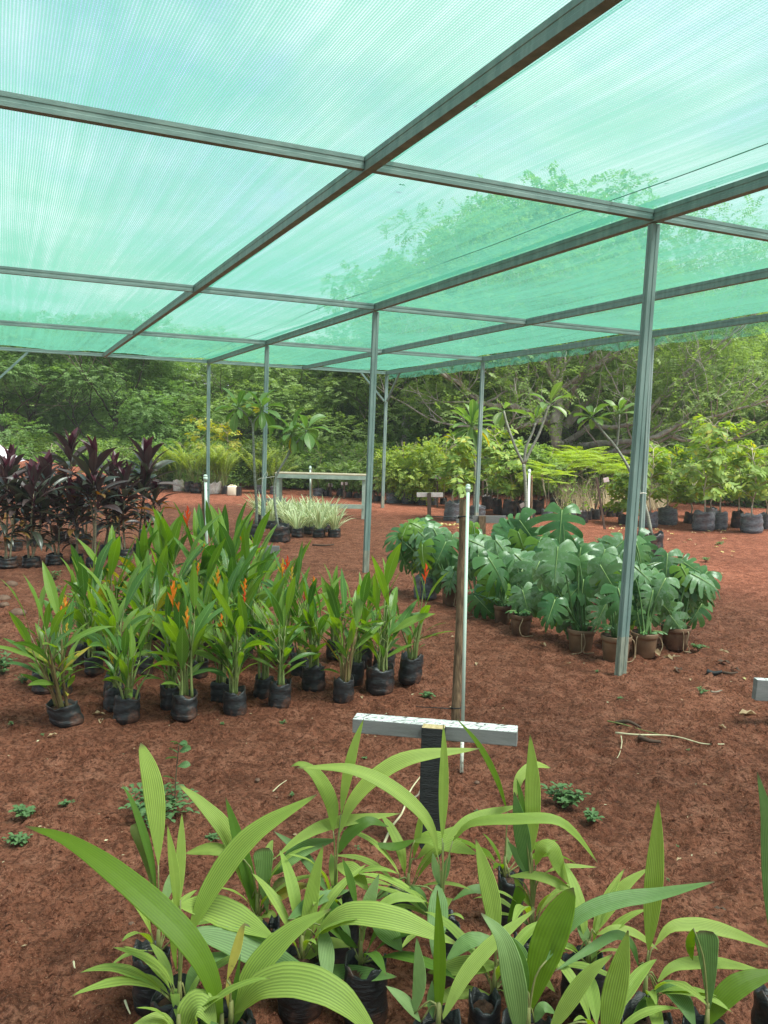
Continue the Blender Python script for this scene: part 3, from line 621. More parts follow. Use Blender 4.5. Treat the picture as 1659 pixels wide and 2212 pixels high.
PALMS = [
 ('A', 'Z1', (890, 1465, 122), (925, 1490), 'slim palm seedling at the left end, one tall blade beside a torn olive leaf', [
   ('Z1', '', 'u', 158, (.06,), [(925, 900), (915, 620), (880, 330), (806, 85)]),
   ('Z1', 'd', 'l', 62, (.02,), [(915, 1090), (860, 800), (760, 500), (680, 355)]),
   ('Z1', 'o', 't', 105, (.05,), [(893, 1070), (840, 850), (765, 625)]),
   ('Z1', 'p', 'l', 85, (.08,), [(945, 1190), (1010, 1010), (1112, 835)])]),
 ('B', 'Z1', (1045, 1745, 158), (1066, 1850), 'palm seedling at the left with twin narrow spears and broad pleated side blades', [
   ('Z1', '', 'l', 78, (.0,), [(1050, 1250), (1035, 980), (985, 630)]),
   ('Z1', '', 'l', 74, (.04,), [(1072, 1130), (1075, 850), (1082, 550)]),
   ('Z1', '', 'b', 172, (.06,), [(1120, 1370), (1300, 1010), (1560, 690), (1980, 430)]),
   ('Z1', '', 't', 70, (-.02,), [(1045, 1600), (1030, 1480), (1025, 1340)]),
   ('Z1', 'l', 'b', 110, (.0,), [(1110, 1790), (1165, 1620), (1260, 1530), (1420, 1480)]),
   ('Z1', '', 'b', 215, (.02, .05), [(1065, 1170), (1250, 1180), (1450, 1250), (1700, 1390)]),
   ('Z1', 'l', 'b', 215, (-.02, .03), [(1130, 1330), (1400, 1400), (1660, 1510), (1990, 1650)])]),
 ('C', None, None, ('Z1', 1345, 2080), 'palm seedling at the lower edge throwing one very long blade out to the left', [
   ('Z1', 'm', 'b', 208, (.20, -.05), [(1350, 2000), (1270, 1650), (1090, 1360), (700, 1000), (330, 740), (40, 640)]),
   ('Z1', 'l', 'b', 150, (-.05,), [(1330, 2080), (1210, 2010), (1330, 1960)])]),
 ('D', None, None, ('Z2', 130, 2120), 'palm seedling at the lower edge with a yellow dried leaf and big arching blade', [
   ('Z2', 'y', 'l', 75, (.02,), [(105, 1790), (165, 1600), (215, 1430), (262, 1440)]),
   ('Z2', 'y', 'l', 55, (.02,), [(120, 2000), (120, 1880), (108, 1745)]),
   ('Z2', '', 'b', 185, (.04,), [(150, 2090), (270, 1760), (520, 1480), (795, 1318)]),
   ('Z2', '', 'b', 262, (-.10, -.03), [(150, 2010), (330, 1830), (590, 1800), (870, 1920), (1130, 2200)]),
   ('Z2', 'd', 'l', 45, (.0,), [(125, 2080), (160, 1850), (195, 1620)])]),
 ('E', None, None, ('Z1', 1060, 2080), 'low palm seedling at the lower edge, broad leaf bent over under the longest blade', [
   ('Z1', '', 'b', 215, (-.03,), [(1080, 2060), (1140, 1870), (1220, 1830), (1310, 1990)]),
   ('Z1', '', 'b', 120, (-.05,), [(1050, 2020), (930, 1935), (720, 1990)])]),
 ('F', 'Z2', (385, 1410, 62), (305, 1372), 'palm seedling with a folded pale leaf hanging between a dark spear and yellowed lower leaves', [
   ('Z2', '', 'b', 135, (.05,), [(270, 1250), (130, 850), (-60, 620), (-222, 487)]),
   ('Z2', 'd', 'b', 112, (.0,), [(295, 1360), (235, 1060), (160, 790), (95, 575)]),
   ('Z2', 'p', 't', 178, (-.04,), [(372, 1345), (352, 1130), (345, 912)]),
   ('Z2', '', 'b', 95, (.03,), [(180, 960), (0, 920), (-176, 950)]),
   ('Z2', 'y', 'b', 95, (.02,), [(395, 1290), (500, 1200), (660, 1150)]),
   ('Z2', 'o', 'b', 75, (.04,), [(400, 1215), (470, 1140), (555, 1120)]),
   ('Z2', '', 'l', 60, (.0,), [(325, 1375), (395, 1352), (440, 1430)]),
   ('Z2', '', 'l', 92, (.12,), [(430, 975), (600, 840), (820, 745), (1265, 682)]),
   ('Z2', 'l', 'b', 125, (.10,), [(420, 1090), (600, 925), (828, 855)])]),
 ('G', 'Z2', (868, 1300, 120), (820, 1340), 'tall palm seedling left of the charcoal sign post, one arching blade crossing the post', [
   ('Z2', '', 'l', 82, (.03,), [(862, 690), (895, 480), (950, 240), (1015, 50)]),
   ('Z2', '', 'b', 122, (.10,), [(855, 810), (930, 620), (1090, 440), (1330, 310), (1785, 252)]),
   ('Z2', '', 'b', 112, (.03,), [(812, 800), (800, 620), (710, 440), (600, 355), (528, 372)]),
   ('Z2', 'd', 'b', 95, (.06,), [(842, 950), (920, 820), (1050, 735), (1178, 772)]),
   ('Z2', '', 'b', 130, (-.06,), [(830, 1030), (940, 1070), (1045, 1200)]),
   ('Z2', 'l', 'l', 85, (.05,), [(785, 1225), (610, 960), (415, 800)])]),
 ('H', None, None, ('Z2', 602, 1660), 'palm seedling with one long bridge-like blade arching to the right over a bluish leaf', [
   ('Z2', '', 'b', 118, (.02,), [(598, 1640), (650, 1350), (690, 1110), (745, 890)]),
   ('Z2', '', 'b', 185, (-.06, -.04), [(690, 1490), (900, 1350), (1250, 1390), (1645, 1555)]),
   ('Z2', 'l', 'b', 100, (.08,), [(510, 1390), (690, 1260), (925, 1190)]),
   ('Z2', 'p', 'b', 125, (-.12,), [(735, 1430), (765, 1600), (778, 1850)]),
   ('Z2', '', 'b', 95, (.0,), [(612, 1660), (760, 1550), (945, 1565)]),
   ('Z2', 'l', 'b', 118, (-.10,), [(740, 1700), (930, 1745), (1235, 1770)])]),
 ('I', 'Z2', (1030, 1662, 138), (992, 1695), 'short palm seedling in the middle, thin spear and pale leaf over a torn-rimmed bag', [
   ('Z2', 'd', 'l', 62, (.02,), [(968, 1310), (920, 1110), (870, 980)]),
   ('Z2', 'p', 'b', 108, (.02,), [(1000, 1480), (1050, 1270), (1115, 1088)]),
   ('Z2', 'd', 'l', 62, (-.02,), [(975, 1580), (900, 1520), (835, 1440)]),
   ('Z2', '', 'b', 72, (.04,), [(1080, 1320), (1240, 1240), (1435, 1270)]),
   ('Z2', 'l', 'b', 155, (-.04,), [(1070, 1420), (1180, 1480), (1270, 1600)])]),
 ('J', 'Z3', (175, 1500, 95), (130, 1545), 'palm seedling with a sharp spear standing in front of the charcoal sign post', [
   ('Z3', '', 'b', 84, (.02,), [(140, 900), (148, 600), (152, 300), (148, 98)]),
   ('Z2', '', 'b', 108, (.05,), [(1505, 960), (1470, 800), (1370, 650), (1150, 480), (900, 385), (568, 380)]),
   ('Z3', '', 'b', 92, (-.05, -.03), [(215, 920), (350, 795), (680, 765), (930, 770), (1080, 870), (1238, 1075)]),
   ('Z3', '', 'b', 92, (.10,), [(150, 930), (290, 800), (440, 735), (692, 668)]),
   ('Z3', 'p', 'b', 66, (.02,), [(125, 1235), (95, 1120), (72, 1000)]),
   ('Z3', 'l', 'b', 66, (.02,), [(135, 1235), (165, 1120), (196, 1010)]),
   ('Z3', 'l', 'b', 172, (-.14,), [(118, 1225), (112, 1270), (108, 1470), (75, 1740)]),
   ('Z2', 'l', 'b', 88, (.02,), [(1325, 1160), (1390, 1240), (1435, 1350)])]),
 ('K', 'Z2', (1240, 1215, 80), (1308, 1225), 'palm seedling just left of the charcoal sign post base with a drooping dark leaf', [
   ('Z2', '', 'l', 56, (.0,), [(1345, 980), (1380, 800), (1400, 645)]),
   ('Z2', 'd', 'b', 62, (.0,), [(1355, 860), (1220, 905), (1048, 882)]),
   ('Z2', '', 'b', 128, (-.08,), [(1350, 870), (1450, 845), (1600, 895), (1770, 955)]),
   ('Z2', '', 'b', 72, (.05,), [(1370, 985), (1500, 855), (1680, 750)]),
   ('Z2', 'l', 'b', 62, (.0,), [(1095, 1250), (1160, 1205), (1252, 1215)])]),
 ('L', 'Z3', (745, 1600, 92), (772, 1545), 'tall palm seedling right of the white sign board, wide pale spear above ragged lower leaves', [
   ('Z3', '', 'b', 132, (.0,), [(770, 1000), (778, 700), (775, 420), (760, 168)]),
   ('Z3', '', 'b', 82, (.10,), [(648, 620), (690, 470), (790, 385), (908, 405)]),
   ('Z3', 'l', 'b', 132, (-.03,), [(745, 1140), (700, 860), (648, 575)]),
   ('Z3', 'l', 'b', 92, (.02,), [(800, 1200), (700, 1060), (605, 925)]),
   ('Z3', 'd', 'l', 46, (.0,), [(722, 760), (695, 610), (665, 478)]),
   ('Z3', '', 'b', 122, (-.04,), [(800, 1090), (840, 975), (910, 970), (970, 1110), (1050, 1240)]),
   ('Z3', '', 'l', 36, (.02,), [(850, 1150), (1000, 1098), (1235, 1105)]),
   ('Z3', '', 'b', 78, (-.06,), [(615, 1168), (800, 1165), (980, 1235), (1165, 1395)]),
   ('Z3', 'd', 't', 115, (-.04,), [(600, 1500), (650, 1380), (705, 1255)]),
   ('Z3', '', 'l', 62, (.0,), [(780, 1400), (700, 1280), (640, 1160)])]),
 ('M', 'Z3', (622, 1150, 96), (578, 1175), 'palm seedling whose narrow yellowish blade leans left across the white board', [
   ('Z3', 'm', 'l', 52, (.02,), [(603, 720), (520, 470), (390, 230), (238, 52)]),
   ('Z3', 'p', 'b', 62, (.03,), [(600, 1080), (605, 990), (600, 890)]),
   ('Z3', 'l', 'b', 78, (-.04,), [(640, 1310), (480, 1270), (340, 1265), (205, 1345)])]),
 ('N', 'Z3', (455, 2035, 120), (510, 1990), 'palm seedling with a broad blade leaning left at the centre of the front rows', [
   ('Z3', '', 'b', 152, (.04,), [(525, 1640), (490, 1350), (430, 1100), (376, 905)]),
   ('Z3', 'l', 'b', 125, (-.02,), [(490, 1600), (320, 1630), (165, 1765)]),
   ('Z3', 'l', 'b', 132, (.0,), [(735, 1930), (690, 1730), (560, 1560)]),
   ('Z3', '', 'b', 150, (.02,), [(540, 1800), (300, 1800), (30, 1850)]),
   ('Z3', '', 'b', 110, (.0,), [(480, 2010), (250, 1990), (0, 2090)]),
   ('Z3', '', 'l', 80, (-.02,), [(700, 1740), (800, 1820), (940, 1990)])]),
 ('O', None, None, ('Z3', 110, 2260), 'palm seedling at the lower edge with a straight lime-green spear below the charcoal post', [
   ('Z3', 'm', 'b', 108, (.0,), [(110, 2200), (120, 1900), (120, 1600), (105, 1268)]),
   ('Z3', '', 'b', 128, (.12,), [(140, 2180), (300, 1870), (520, 1620), (802, 1398)]),
   ('Z3', 'p', 'b', 110, (.0,), [(-60, 2140), (-20, 1900), (-40, 1600)]),
   ('Z3', 'p', 'l', 90, (.0,), [(-10, 2200), (-120, 2050), (-260, 1940)]),
   ('Z3', 'l', 'b', 70, (.02,), [(80, 2180), (60, 2050), (70, 1900)])]),
 ('P', None, None, ('Z3', 742, 2290), 'palm seedling with the broadest lime blade and a pale leaf bent down in front', [
   ('Z3', 'p', 'b', 205, (-.06, -.05), [(700, 2330), (650, 1950), (570, 1620), (415, 1428)]),
   ('Z3', 'm', 'u', 285, (.03,), [(765, 2130), (820, 1850), (920, 1560), (1066, 1248)]),
   ('Z3', 'd', 'b', 100, (.02,), [(742, 1980), (690, 1760), (600, 1565)]),
   ('Z4', 'l', 'b', 152, (.05, .03), [(-80, 1660), (140, 1340), (440, 1200), (800, 1140), (1240, 1043)]),
   ('Z3', 'l', 'b', 90, (.0,), [(790, 2200), (850, 2095), (945, 2140)])]),
 ('Q', 'Z4', (222, 1650, 165), (245, 1700), 'bushy palm seedling right of centre, its leaves arching to both sides over a black bag', [
   ('Z4', '', 'b', 125, (.05,), [(300, 1440), (400, 1260), (540, 1070), (720, 935)]),
   ('Z4', '', 'b', 75, (.0,), [(310, 1460), (450, 1410), (620, 1450), (800, 1580)]),
   ('Z4', 'p', 'b', 100, (.04,), [(255, 1560), (210, 1430), (150, 1290)]),
   ('Z4', 'p', 'b', 60, (-.02,), [(260, 1700), (290, 1640), (300, 1560)]),
   ('Z4', 'm', 'l', 40, (.0,), [(175, 1600), (100, 1545), (-20, 1525)])]),
 ('R', 'Z4', (715, 2085, 205), (690, 1985), 'palm seedling at the right with a tall pleated spear, dry at its very tip', [
   ('Z4', '', 'b', 172, (.0,), [(720, 1580), (755, 1150), (785, 720), (795, 395)]),
   ('Z4', '', 'b', 128, (-.04, .04), [(775, 1540), (900, 1400), (1130, 1385), (1390, 1450), (1690, 1565)]),
   ('Z4', '', 'b', 112, (.08,), [(790, 1830), (930, 1705), (1250, 1680), (1600, 1735)]),
   ('Z4', 'd', 'b', 130, (-.10,), [(790, 1880), (720, 2000), (575, 2160)]),
   ('Z4', 'l', 'b', 165, (-.12,), [(770, 1890), (880, 1870), (985, 1970), (1090, 2190)]),
   ('Z4', 'l', 'b', 88, (-.12,), [(640, 1700), (590, 1540), (470, 1460), (280, 1560), (-15, 1745)])]),
 ('S', None, None, ('Z4', 1172, 2260), 'palm seedling at the lower right edge with a pleated leaf folded down from above', [
   ('Z4', 'l', 't', 235, (.0,), [(1195, 2060), (1195, 1750), (1172, 1425)]),
   ('Z4', 'm', 'b', 82, (.03,), [(1075, 1410), (1048, 1540), (1068, 1660)]),
   ('Z4', 'm', 'b', 205, (.04,), [(1185, 2170), (1300, 1970), (1480, 1830), (1780, 1740)])]),
 ('T', None, None, ('Z4', 1740, 2000), 'palm seedling cut by the right edge, one tall dark green blade in view', [
   ('Z4', 'l', 'b', 165, (.0,), [(1715, 1600), (1690, 1050), (1655, 560), (1575, 180)])]),
 ('U', None, None, ('Z4', 330, 2400), 'palm seedling at the lower edge with two bright blades right of the backlit lime blade', [
   ('Z4', '', 'b', 225, (.0,), [(385, 2330), (440, 2000), (500, 1720), (560, 1425)]),
   ('Z4', '', 'b', 150, (-.02,), [(-60, 2230), (110, 1960), (280, 1740), (440, 1612)])]),
]
for key, bc, bg_, base, label, leaves in PALMS:
    rng = random.Random(key)
    HB = .165
    if bc:
        rim = G(bc, bg_[0], bg_[1], HB); r = bg_[2] * CROP[bc][2] * mpp(rim) * .97
        stem = G(bc, base[0], base[1], HB * .86)
    else:
        stem = G(*base, HB * .86); r = .058; rim = Vector((stem.x, stem.y, HB))
    org = (rim.x, rim.y, 0.0)
    rt = thing('potted_palm_seedling', org, label, 'palm seedling', 'palm seedlings in black bags in the front rows')
    g0 = gz(rim.x, rim.y) - .006
    bag(rt, org, (rim.x, rim.y, g0), r, HB - g0, ord(key), MT['bag'], lean=(rng.uniform(-.05, .05), rng.uniform(-.05, .05)), fill=.84)
    d0 = dep_of(stem); used = []
    for L in leaves:
        if L[1] not in used: used.append(L[1])
    lb = MB(); sb = MB(); tops = []
    for c, mk, kd, wd, dz, pts in leaves:
        p0 = palm_leaf(lb, c, pts, wd, kd, d0, dz, used.index(mk), rng)
        tops.append(p0)
    # stalks: a short sheathed stem that splits into one stalk per leaf
    crown = stem + Vector((0, 0, .07))
    sb.tube([stem - Vector((0, 0, .02)), stem + Vector((0, 0, .03)), crown], [.0075, .0065, .0045], 8)
    for p in tops:
        if (p - crown).length < .5:
            q = crown.lerp(p, .5) + Vector((0, 0, .02)); q.x = q.x * .7 + crown.x * .3; q.y = q.y * .7 + crown.y * .3
            sb.tube(spline([stem, crown.lerp(stem, .3), q, p], 9), [.0045, .0042, .0038, .0034, .003, .0026, .0024, .0022, .002], 6)
    if bc or key in 'HEU':              # the low young blades round the stalk
        for q in range(7):
            a = rng.random() * 6.28; el = rad(rng.uniform(25, 80)); L = rng.uniform(.10, .24); pp = stem + Vector((math.cos(a) * .008, math.sin(a) * .008, .01)); q2 = pp + Vector((math.cos(a) * math.cos(el), math.sin(a) * math.cos(el), math.sin(el))) * L * .25
            sb.tube([pp, q2], [.003, .002], 5, cap=False)
            pts = [q2]; e = el; nr = []
            for i in range(12):
                t = Vector((math.cos(a) * math.cos(e), math.sin(a) * math.cos(e), math.sin(e))); nr.append(Vector((-math.cos(a) * math.sin(e), -math.sin(a) * math.sin(e), math.cos(e))))
                if i: pts.append(pts[-1] + t * L / 11)
                e -= rng.uniform(.02, .16)
            w = L * rng.uniform(.07, .10); ribbon(lb, pts, [w * prof_b(i / 11) for i in range(12)], nr, 15, .034, rng.uniform(.1, .3), 0, .05, q)
    sb.build('stem', MT['palmstem'], rt, org)
    lb.build('foliage', [MT[PMAT[k]] for k in used], rt, org)
# ------------------------------------------------------------------ heliconias
def out_leaf(mb, p, az, el, L, hw, kind='l', cols=5, fold=.28, droop=.7, m=0, n=11, up=.0, wave=.05, rng=random, twist=0):
    """a blade that leaves p at elevation el and bends down along its length"""
    pts = [Vector(p)]; e = el; nr = []
    h = Vector((math.cos(az), math.sin(az), 0)); st = L / (n - 1); sd = Vector((-math.sin(az), math.cos(az), 0))
    for i in range(n):
        t = h * math.cos(e) + Vector((0, 0, math.sin(e)))
        nn = Vector((0, 0, 1)) * math.cos(e) - h * math.sin(e)
        nr.append((nn + sd * twist).normalized())
        if i: pts.append(pts[-1] + t * st)
        e -= droop / (n - 1) * (.5 + i / n)
    half = [hw * PROF[kind](i / (n - 1)) for i in range(n)]
    ribbon(mb, pts, half, nr, cols=cols, fold=fold, m=m, wave=wave, ph=rng.random() * 6)
    return pts
def flower_at(root, org, P, foot, size, kind, seed):
    rng = random.Random(seed); sb = MB(); P = Vector(P); foot = Vector(foot)
    mid = foot.lerp(P, .5) + Vector((0, 0, .03)); sb.tube(spline([foot, mid, P], 8), [.004, .0036, .0034, .0032, .003, .0028, .0026, .0024], 6)
    fs = sb.build('flower_stalk', MT['helistem'], root, org); size *= 1.15
    fb = MB(); n = 5 if kind != 2 else 7
    for k in range(n):
        side = 1 if k % 2 else -1; base = P + Vector((0, 0, -size * .35 + size * .16 * k))
        az = rng.uniform(-.5, .5) + (0 if side > 0 else math.pi) - YAW
        out_leaf(fb, base, az, rad(62 + 5 * k), size * (.62 - .05 * k) * rng.uniform(.85, 1.15), size * .11, 'l', 3, .9, -.2, 0 if kind == 0 or (kind == 3 and k % 2) else 1, 6, rng=rng)
    fb.tube([P - Vector((0, 0, size * .4)), P + Vector((0, 0, size * .4))], [.003, .002], 5, 0)
    mats = {0: [MT['orange'], MT['redfl']], 1: [MT['redfl'], MT['redfl']], 2: [MT['yelfl'], MT['yelfl']], 3: [MT['orange'], MT['yelfl']]}[kind]
    fb.build('flower', mats, fs, org)
def heliconia(base, r, hb, h, seed, label, nst, spread=.5, lean=(0, 0), red=False, flowers=(), bmat='bag2', az0=None, nl=(3, 4), yel=.02):
    rng = random.Random(seed); base = Vector((base[0], base[1], gz(base[0], base[1]) - .006))
    org = tuple(base)
    rt = thing('potted_heliconia', org, label, 'heliconia', 'heliconias in black bags')
    top = bag(rt, org, base, r, hb, seed, MT[bmat], lean=(rng.uniform(-.08, .08) + lean[0], rng.uniform(-.08, .08)), fill=.82)
    lb = MB(); sb = MB(); tips = []
    for k in range(nst + 4):
        az = rng.random() * 6.28; off = r * .6 * rng.random()
        p = top + Vector((math.cos(az) * off, math.sin(az) * off, -.015))
        hs = (h - hb) * (rng.uniform(.40, .72) if k <= nst else rng.uniform(.16, .36)); ln = rng.uniform(.04, .30) * spread
        q = p + Vector((math.cos(az) * ln * hs + lean[0] * hs, math.sin(az) * ln * hs + lean[1] * hs, hs))
        mid = p.lerp(q, .5) + Vector((0, 0, 0)) - Vector((math.cos(az), math.sin(az), 0)) * .012
        sp = spline([p, mid, q], 8); sb.tube(sp, [.0085, .008, .0075, .007, .0065, .0055, .0045, .003], 7)
        la = rng.random() * 6.28; nlv = rng.randint(*nl); tips.append(q)
        for j in range(nlv):
            t = .45 + .55 * (j / max(1, nlv - 1)); pp = sp[min(7, int(t * 7))]
            a = la + j * (math.pi + rng.uniform(-.5, .5)); topmost = j == nlv - 1
            el = rad(rng.uniform(66, 88) if topmost else rng.uniform(38, 80)) - (1 - t) * .3
            L = (h - hb) * (rng.uniform(.38, .56) if k <= nst else rng.uniform(.26, .40)) * (1 if topmost else .9); pt = L * .22
            tp = [pp]; d = Vector((math.cos(a) * math.cos(el), math.sin(a) * math.cos(el), math.sin(el))); q2 = pp + d * pt
            sb.tube([pp, q2], [.0038, .0026], 5, cap=False)
            m = 2 if rng.random() < yel and not topmost else (1 if rng.random() < .42 else 0)
            out_leaf(lb, q2, a, el - .04, L, L * rng.uniform(.076, .112), 'l', 7, rng.uniform(.08, .35), rng.uniform(.15, 1.1) * (.6 if topmost else 1), m, 11, rng=rng, twist=rng.uniform(-.9, .9), wave=.07)
    sb.build('stem', MT['helistemr' if red else 'helistem'], rt, org)
    lb.build('foliage', [MT['heli'], MT['helid'], MT['heliy']], rt, org)
    d0 = dep_of(base + Vector((0, 0, .3)))
    for i, (c, x, y, size, kd) in enumerate(flowers):
        P = D(c, x, y, d0 - rng.uniform(.02, .14)); flower_at(rt, org, P, tips[i % len(tips)].lerp(top, .35), size, kd, seed * 7 + i)
# crop, bag-centre x, bag foot y, half width, bag height px, plant height (m), stems, label, extras
HEL = [
 ('Z5', 480, 1588, 108, 145, .70, 6, 'heliconia in the leftmost bag of the front row, leaning left with one yellow leaf', dict(lean=(-.22, .05), spread=1.2, flowers=[('Z5', 455, 750, .085, 3), ('Z5', 425, 790, .05, 0), ('Z5', 466, 930, .05, 2)], red=True, yel=.14)),
 ('Z5', 305, 1360, 82, 150, .56, 4, 'small heliconia at the far left, half hidden behind the leftmost front bag', dict()),
 ('Z5', 440, 1365, 62, 120, .50, 3, 'heliconia squeezed in between the two leftmost bags', dict()),
 ('Z5', 880, 1556, 92, 175, .58, 6, 'low wide heliconia in the second black bag of the front row, without any flower', dict(spread=1.6, nl=(2, 3))),
 ('Z5', 790, 1482, 70, 150, .50, 3, 'heliconia in a slumped bag tucked against the second bag of the front row', dict(spread=1.1)),
 ('Z5', 785, 1385, 68, 160, .72, 4, 'heliconia with one round dark leaf standing behind the second front bag', dict(flowers=[('Z5', 1066, 845, .07, 2)])),
 ('Z5', 1285, 1540, 95, 160, .78, 5, 'heliconia with large orange flowers in the third black bag of the front row', dict(flowers=[('Z5', 1205, 680, .12, 0), ('Z5', 1245, 735, .08, 0), ('Z5', 1303, 845, .10, 3), ('Z5', 1275, 1025, .07, 1)])),
 ('Z5', 1190, 1455, 66, 165, .70, 4, 'heliconia just behind and left of the big orange flowers', dict()),
 ('Z5', 1645, 1498, 82, 165, .72, 5, 'heliconia in the fourth front bag, a bent pale stem falling out over its right rim', dict(flowers=[('Z5', 1540, 880, .085, 0)], spread=.8)),
 ('Z5', 1545, 1405, 74, 140, .76, 5, 'heliconia behind the fourth front bag with an orange flower above it', dict(flowers=[('Z5', 1518, 575, .10, 3)])),
 ('Z6', 405, 1325, 74, 160, .72, 5, 'heliconia with upright blue green leaves in the fifth black bag of the front row', dict(flowers=[('Z6', 190, 570, .08, 0), ('Z6', 185, 650, .08, 1)])),
 ('Z6', 305, 1255, 66, 130, .80, 4, 'heliconia in a dirt covered bag between the fourth and fifth front bags', dict()),
 ('Z6', 625, 1220, 74, 155, .72, 5, 'heliconia in a crumpled bag right of centre below red and orange flowers', dict(flowers=[('Z6', 428, 460, .10, 3), ('Z6', 458, 430, .09, 1), ('Z6', 487, 490, .06, 2)])),
 ('Z6', 555, 1132, 72, 140, .68, 4, 'heliconia half hidden behind the crumpled bag', dict(flowers=[('Z6', 625, 550, .08, 0), ('Z6', 570, 620, .06, 1)])),
 ('Z6', 815, 1282, 66, 150, .70, 7, 'crowded heliconia with dark red stems in a bag coated with soil', dict(red=True, nl=(2, 4), spread=.7, yel=.12)),
 ('Z6', 885, 1185, 58, 150, .62, 3, 'heliconia in a tilted bag just right of the soil coated one', dict()),
 ('Z6', 930, 1078, 70, 145, .60, 4, 'heliconia at the back right, behind the tilted bag', dict()),
 ('Z6', 1045, 1242, 90, 160, .80, 4, 'heliconia with tall pointed leaves in the large leaning bag near the right end', dict(spread=.7, nl=(2, 4))),
 ('Z6', 1070, 1105, 72, 125, .55, 3, 'heliconia whose bag rim peeks over the large leaning bag', dict()),
 ('Z6', 1232, 1200, 80, 165, .66, 4, 'sparse heliconia in the rightmost bag, next to the brown stake, with one thin red flower', dict(spread=1.1, flowers=[('Z6', 1337, 490, .10, 1)], nl=(2, 3))),
 # rows behind
 ('Z5', 680, 1075, 62, 75, .62, 3, 'heliconia with a lone spear in the left of the second row back', dict()),
 ('Z5', 660, 1245, 64, 130, .78, 4, 'heliconia with a crossed pair of leaves between the left front bags and the middle', dict()),
 ('Z5', 560, 1180, 60, 130, .66, 3, 'heliconia behind the yellow leaf of the leftmost bag', dict(yel=.25)),
 ('Z5', 800, 1130, 62, 120, .80, 4, 'tall heliconia left of the middle, in the row behind the low wide one', dict()),
 ('Z5', 1000, 1250, 66, 130, .80, 4, 'heliconia in the second row behind the low wide plant', dict()),
 ('Z5', 980, 1080, 60, 110, .88, 5, 'tall heliconia with long torn leaves in the back left of the clump', dict(yel=.15)),
 ('Z5', 1180, 1130, 62, 110, .92, 5, 'back row heliconia under the highest red flower on a long bare stalk', dict(flowers=[('Z5', 1306, 140, .12, 1)])),
 ('Z5', 1120, 990, 58, 100, .92, 5, 'heliconia at the very back left with one long leaf leaning left', dict()),
 ('Z5', 1380, 1240, 66, 120, .80, 4, 'heliconia in the middle of the clump behind the large orange flowers', dict(flowers=[('Z5', 1378, 500, .07, 0)])),
 ('Z5', 1400, 1060, 60, 110, .92, 5, 'heliconia at the back centre beside the white pipe', dict(flowers=[('Z5', 1420, 365, .08, 0)])),
 ('Z5', 1600, 1150, 62, 120, .95, 5, 'heliconia at the back centre with three long leaves fanned out above all others', dict(nl=(3, 4))),
 ('Z6', 30, 930, 56, 105, .96, 5, 'heliconia at the back, just left of the grey sign board behind the clump', dict()),
 ('Z6', 180, 1010, 60, 115, .90, 5, 'heliconia at the back right of the clump with an orange flower over it', dict(flowers=[('Z6', 170, 240, .08, 0)])),
 ('Z6', 260, 900, 56, 100, .86, 5, 'heliconia at the very back right, its leaves across the grey sign board', dict()),
 ('Z6', 440, 1060, 62, 115, .76, 4, 'heliconia in the back row behind the red and orange flower pair', dict()),
 ('Z6', 760, 1040, 60, 110, .62, 3, 'heliconia in the back row near the steel post foot', dict()),
]
for i, (c, x, yf, hw, hp, h, ns, lab, ex) in enumerate(HEL):
    b = G(c, x, yf - hw * .30, 0); k = CROP[c][2] * mpp(b)
    heliconia((b.x, b.y), hw * k * .93, hp * k * 1.03, h, 100 + i, lab, ns, **ex)

# ------------------------------------------------------------------ monsteras
def monstera_leaf(mb, base, tipdir, normal, L, rng, m=0, rib=1, slits=5, W=None, cup=.12, droop=.25):
    """base: where the stalk meets the blade; tipdir: along the midrib; normal: upper face"""
    t = Vector(tipdir).normalized(); nn = Vector(normal); nn = (nn - t * nn.dot(t)).normalized(); s = t.cross(nn)
    W = W or rng.uniform(.50, .58)
    NS, NR = slits, 7
    def pt(u, r, side):
        th = rad(150) * (1 - u) ** 1.05 + rad(8) * u
        Rr = L * (W * (.62 + .38 * math.sin(math.pi * min(1, u * 1.12 + .10))) if u < .9 else W * .62 * (1 - (u - .9) * 3.5))
        y = L * .86 * u ** 1.1; x = 0
        th2 = th - .38 * r * (1 if u > .12 else 0)
        x += math.sin(th2) * Rr * r; y += math.cos(th2) * Rr * r * .82 + .03 * L * r
        z = -cup * L * (r ** 1.6) * .8 + .05 * L * r * (1 - r) * 2 - droop * L * max(0, y / L) ** 2 + .018 * L * math.sin(u * slits * 2 * math.pi) * r
        if y < 0: z -= .10 * L * (-y / L)
        return Vector(base) + s * (x * side) + t * y + nn * z
    for side in (-1, 1):
        for k in range(NS):
            u0, u1 = k / NS, (k + 1) / NS; r0 = rng.uniform(.24, .38); sl = rng.uniform(.42, .62) if k > 0 else .2
            rows = []
            for i in range(5):
                row = []
                for j in range(NR):
                    r = j / (NR - 1); f = i / 4
                    sh = 0 if r < r0 else sl * ((r - r0) / (1 - r0)) ** .55
                    g = .5 + (f - .5) * (1 - sh)
                    rr = r * (1 - .10 * (2 * f - 1) ** 2 * (r > .7))
                    row.append(pt(min(1, u0 + (u1 - u0) * g), rr, side))
                rows.append(row if side > 0 else row[::-1])
            mb.grid(rows, m=m)
    rp = [Vector(base) + t * (L * .86 * (i / 6) ** 1.1) + nn * (.006 * L + .004 - droop * L * (.86 * (i / 6) ** 1.1) ** 2) for i in range(7)]
    mb.tube(rp, [.0045, .004, .0036, .003, .0024, .0018, .001], 5, rib)
